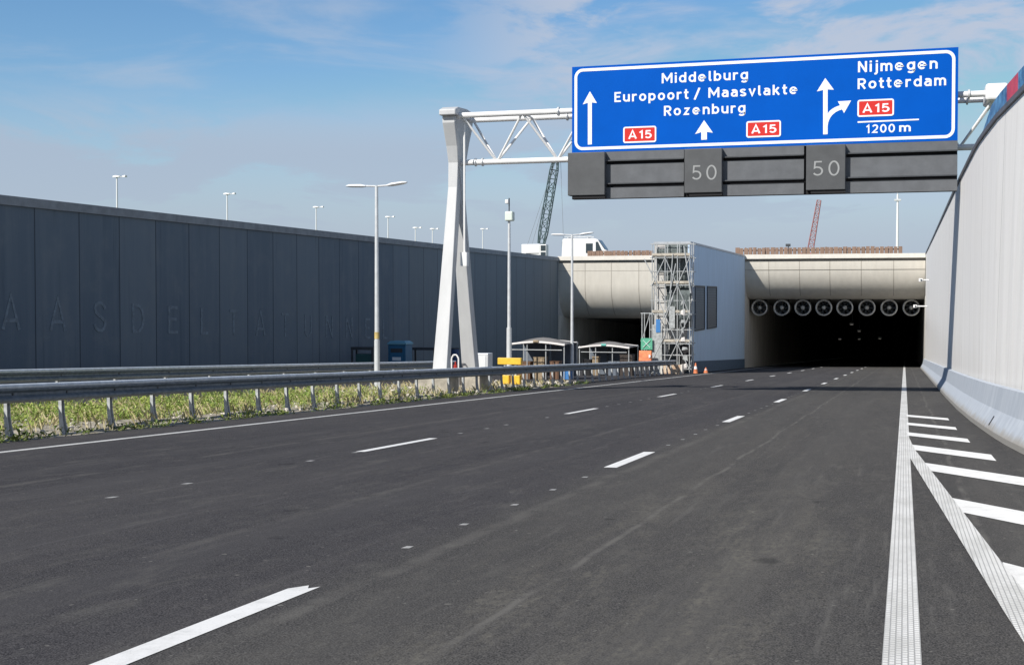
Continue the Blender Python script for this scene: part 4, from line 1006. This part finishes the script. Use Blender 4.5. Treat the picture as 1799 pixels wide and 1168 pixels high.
MB().tube((x0 + .05 * L, VY - .6, zt + .22), (x0 + .6 * L, VY - .6, zt + .22), .05).tube((x0 + .05 * L, VY + .6, zt + .22), (x0 + .6 * L, VY + .6, zt + .22), .05).build('roof_bar', LAMPM, vn)
for u in (.12, .52): MB().box(x0 + u * L - .03, x0 + u * L + .03, VY - .65, VY + .65, zt + .01, zt + .17).build('roof_rack_leg', LAMPM, vn)
# lattice booms
def lattice(mb, A, B, wA, wB, bays, r):
    A, B = Vector(A), Vector(B); d = (B - A).normalized(); e1 = d.cross(Vector((0, 1, 0))).normalized(); e2 = d.cross(e1).normalized()
    prev = None
    for i in range(bays + 1):
        t = i / bays; P = A.lerp(B, t); wv = (wA + (wB - wA) * t) / 2
        cur = [P + e1 * wv * a + e2 * wv * b for a, b in ((-1, -1), (1, -1), (1, 1), (-1, 1))]
        for k in range(4): mb.tube(cur[k], cur[(k + 1) % 4], r * .6, None, 5)
        if prev:
            for k in range(4):
                mb.tube(prev[k], cur[k], r, None, 6); mb.tube(prev[k] if i % 2 else cur[k], cur[(k + 1) % 4] if i % 2 else prev[(k + 1) % 4], r * .6, None, 5)
        prev = cur
YC = 160.0
a, b = PY(921, 430, YC), PY(965, 448, YC)
cr = thing('crawler_crane', 'crawler crane with a white body and dark teal lattice boom behind the dark wall', 'crane', ((a.x + b.x) / 2, YC, ZT))
MB().box(a.x, b.x - .85, YC - 1.3, YC + 1.3, ZT + 1.25, a.z).build('body', VANW, cr, bevel=.08)
MB().box(a.x + .6, b.x - 1.0, YC - 1.32, YC - 1.302, ZT + 1.75, ZT + 1.85).build('body_stripe', DARKMET, cr)
MB().box(b.x - .84, b.x - .05, YC - 1.3, YC - .2, ZT + 1.2, a.z - .05).build('cab', VANW, cr, bevel=.05)
MB().box(b.x - .76, b.x - .12, YC - 1.32, YC - 1.302, ZT + 1.5, ZT + 1.95).box(b.x - .76, b.x - .12, YC - 1.32, YC - 1.302, ZT + 2.1, a.z - .15).build('cab_window', GLASS, cr)
for yy in (-1.5, 1.1):
    MB().prism(rrect(a.x - .3, b.x + .3, ZT, ZT + .95, .45), 'y', YC + yy, YC + yy + .6).build('track', RUBBER, cr)
MB().tube(((a.x + b.x) / 2, YC, ZT + .6), ((a.x + b.x) / 2, YC, ZT + 1.26), .8, None, 18).build('turntable', DARKMET, cr)
A, B = PY(951, 428, YC - .3), PY(977, 278, YC - .3)
mb = MB(); lattice(mb, A, A.lerp(B, .14), .7, .95, 1, .085); lattice(mb, A.lerp(B, .14), A.lerp(B, .86), .95, .85, 7, .075); lattice(mb, A.lerp(B, .86), B, .85, .55, 1, .075); mb.build('boom', TEAL, cr)
MB().tube(B, PY(926, 432, YC + .2), .022, None, 5).tube(B, PY(934, 432, YC + .4), .022, None, 5).build('pendant', CABLE, cr)
h_ = PY(990, 425, YC); MB().tube(PY(985, 285, YC), h_, .022, None, 5).tube(B, PY(985, 285, YC), .03, None, 5).build('hoist_rope', CABLE, cr)
MB().box(h_.x - .15, h_.x + .15, YC - .15, YC + .15, h_.z - .6, h_.z).build('hook_block', DARKMET, cr)
YC2 = 330.0
A, B = PY(1423, 444, YC2), PY(1439, 352, YC2)
rc = thing('distant_crane', 'distant faded red lattice crane boom above the right tunnel deck', 'crane', (A.x, YC2, ZT))
mb = MB(); lattice(mb, A, B, 1.4, .9, 12, .10); mb.build('boom', REDCR, rc)
MB().box(A.x - 2.2, A.x + 1.6, YC2 - 1.6, YC2 + 1.6, ZT + 1.2, max(A.z, ZT + 3.6)).build('body', REDCR, rc, bevel=.1)
for yy in (-2.0, 1.3): MB().prism(rrect(A.x - 2.6, A.x + 2.2, ZT, ZT + 1.1, .5), 'y', YC2 + yy, YC2 + yy + .8).build('track', RUBBER, rc)
p = PY(1385, 431, 129)
dm = thing('deck_floodlight', 'small dark floodlight poking above the timber fence over the right tunnel', 'floodlight', (p.x, 129, ZT))
MB().tube((p.x, 129, ZT), (p.x, 129, p.z), .04).build('post', DARKMET, dm); MB().box(p.x - .25, p.x + .2, 128.85, 129.15, p.z - .12, p.z + .14).build('head', DARKMET, dm, bevel=.03)

# ------------------------------------------------------------------ weeds on the verge
def weeds(name, n, area, m, hmin, hmax, seedv, dens):
    rd = random.Random(seedv); V = []; Fc = []
    (xa, xb, ya, yb) = area; made = 0
    while made < n:
        x = rd.uniform(xa, xb); y = ya + (yb - ya) * rd.random() ** 1.25
        if rd.random() > dens(x, y): continue
        made += 1; z = rz(y, x) - .02; hgt = rd.uniform(hmin, hmax)
        for _ in range(rd.randint(9, 15)):
            a = rd.uniform(0, 6.283); ln = rd.uniform(.03, .11); up = rd.uniform(.15, 1) * hgt; rr = rd.uniform(0, .16)
            px, py, pz = x + rr * math.cos(a), y + rr * math.sin(a), z + up
            dx, dy, dz = ln * math.cos(a), ln * math.sin(a), rd.uniform(-.04, .09); wx, wy = -math.sin(a) * ln * .32, math.cos(a) * ln * .32
            b = len(V); V += [(px, py, pz), (px + dx * .5 + wx, py + dy * .5 + wy, pz + dz * .8), (px + dx, py + dy, pz + dz), (px + dx * .5 - wx, py + dy * .5 - wy, pz + dz * .8)]
            Fc.append((b, b + 1, b + 2, b + 3))
        for _ in range(3):
            a = rd.uniform(0, 6.283); t = rd.uniform(.02, .12); b = len(V)
            V += [(x - .008, y, z), (x + .008, y, z), (x + t * math.cos(a), y + t * math.sin(a), z + hgt * rd.uniform(.7, 1.25))]; Fc.append((b, b + 1, b + 2))
    o = MB().add(V, Fc).build(name, m); tag(o, kind='stuff'); return o
def dens(x, y):
    v = .5 + .5 * math.sin(x * 1.9 + y * .55) * math.sin(y * .83 - x * 1.1 + 1.0)
    f = 1.0 if y < 33 else max(0.0, 1 - (y - 33) / 13)
    edge = .10 if x > -15.5 else (.45 if x > -16.2 else 1.0)
    return (.05 + .95 * v ** 1.5) * f * edge
o = weeds('weeds', 3300, (-21.0, -14.5, 13, 48), LEAF, .06, .34, 3, dens); tag(o, 'yellow green weeds growing on the sandy verge below the guard rails', 'weeds')
o = weeds('grass', 900, (-32.0, -28.5, 58, 84), LEAFD, .25, .6, 5, lambda x, y: .2 + .8 * (math.sin(y * .7) > -.1)); tag(o, 'strip of dull grass along the foot of the dark wall', 'grass')
o = weeds('edge_weeds', 300, (-14.6, -14.15, 12, 60), LEAFD, .04, .14, 9, lambda x, y: .3 + .7 * (math.sin(y * 2.3) * math.sin(y * .9) > -.1)); tag(o, 'low dark weeds creeping over the left edge of the asphalt', 'weeds')
rd = random.Random(8); V = []; Fc = []
for _ in range(3600):
    x = rd.uniform(-21.0, -14.7); y = 13 + 45 * rd.random() ** 1.3; z = rz(y, x) - .02
    if rd.random() > .25 + .75 * (math.sin(x * 2.3 - y * .7) * math.sin(y * 1.3 + x) > 0): continue
    for _k in range(3):
        a = rd.uniform(0, 6.283); hgt = rd.uniform(.06, .34); t = hgt * rd.uniform(.2, .8); wd = rd.uniform(.006, .013); ox, oy = rd.uniform(-.06, .06), rd.uniform(-.06, .06)
        b = len(V); V += [(x + ox - wd, y + oy, z), (x + ox + wd, y + oy, z), (x + ox + t * .4 * math.cos(a) + wd * .6, y + oy + t * .4 * math.sin(a), z + hgt * .65), (x + ox + t * math.cos(a), y + oy + t * math.sin(a), z + hgt)]
        Fc.append((b, b + 1, b + 2, b + 3))
tag(MB().add(V, Fc).build('dry_grass', STRAW), 'thin dry straw coloured grass blades on the verge between the green weeds', 'grass', kind='stuff')
rd = random.Random(4); V = MB()
for _ in range(700):
    x = rd.uniform(-21, -14.6); y = rd.uniform(15, 62); s0 = rd.uniform(.02, .07) * (1.6 if y > 40 else 1); z = rz(y, x) + .03
    V.rings([[(x + s0 * q * math.cos(a + rd.uniform(-.3, .3)), y + s0 * q * math.sin(a), z + h * s0) for a in (0, 1.05, 2.1, 3.14, 4.2, 5.25)] for q, h in ((1, -.3), (.9, .5), (.4, .9))])
tag(V.build('pebbles', mat('pale_pebble', (0.55, 0.51, 0.44), 0.9, var=0.3, scale=2)), 'loose pale rubble and pebbles lying on the sandy verge', 'rubble', kind='stuff')
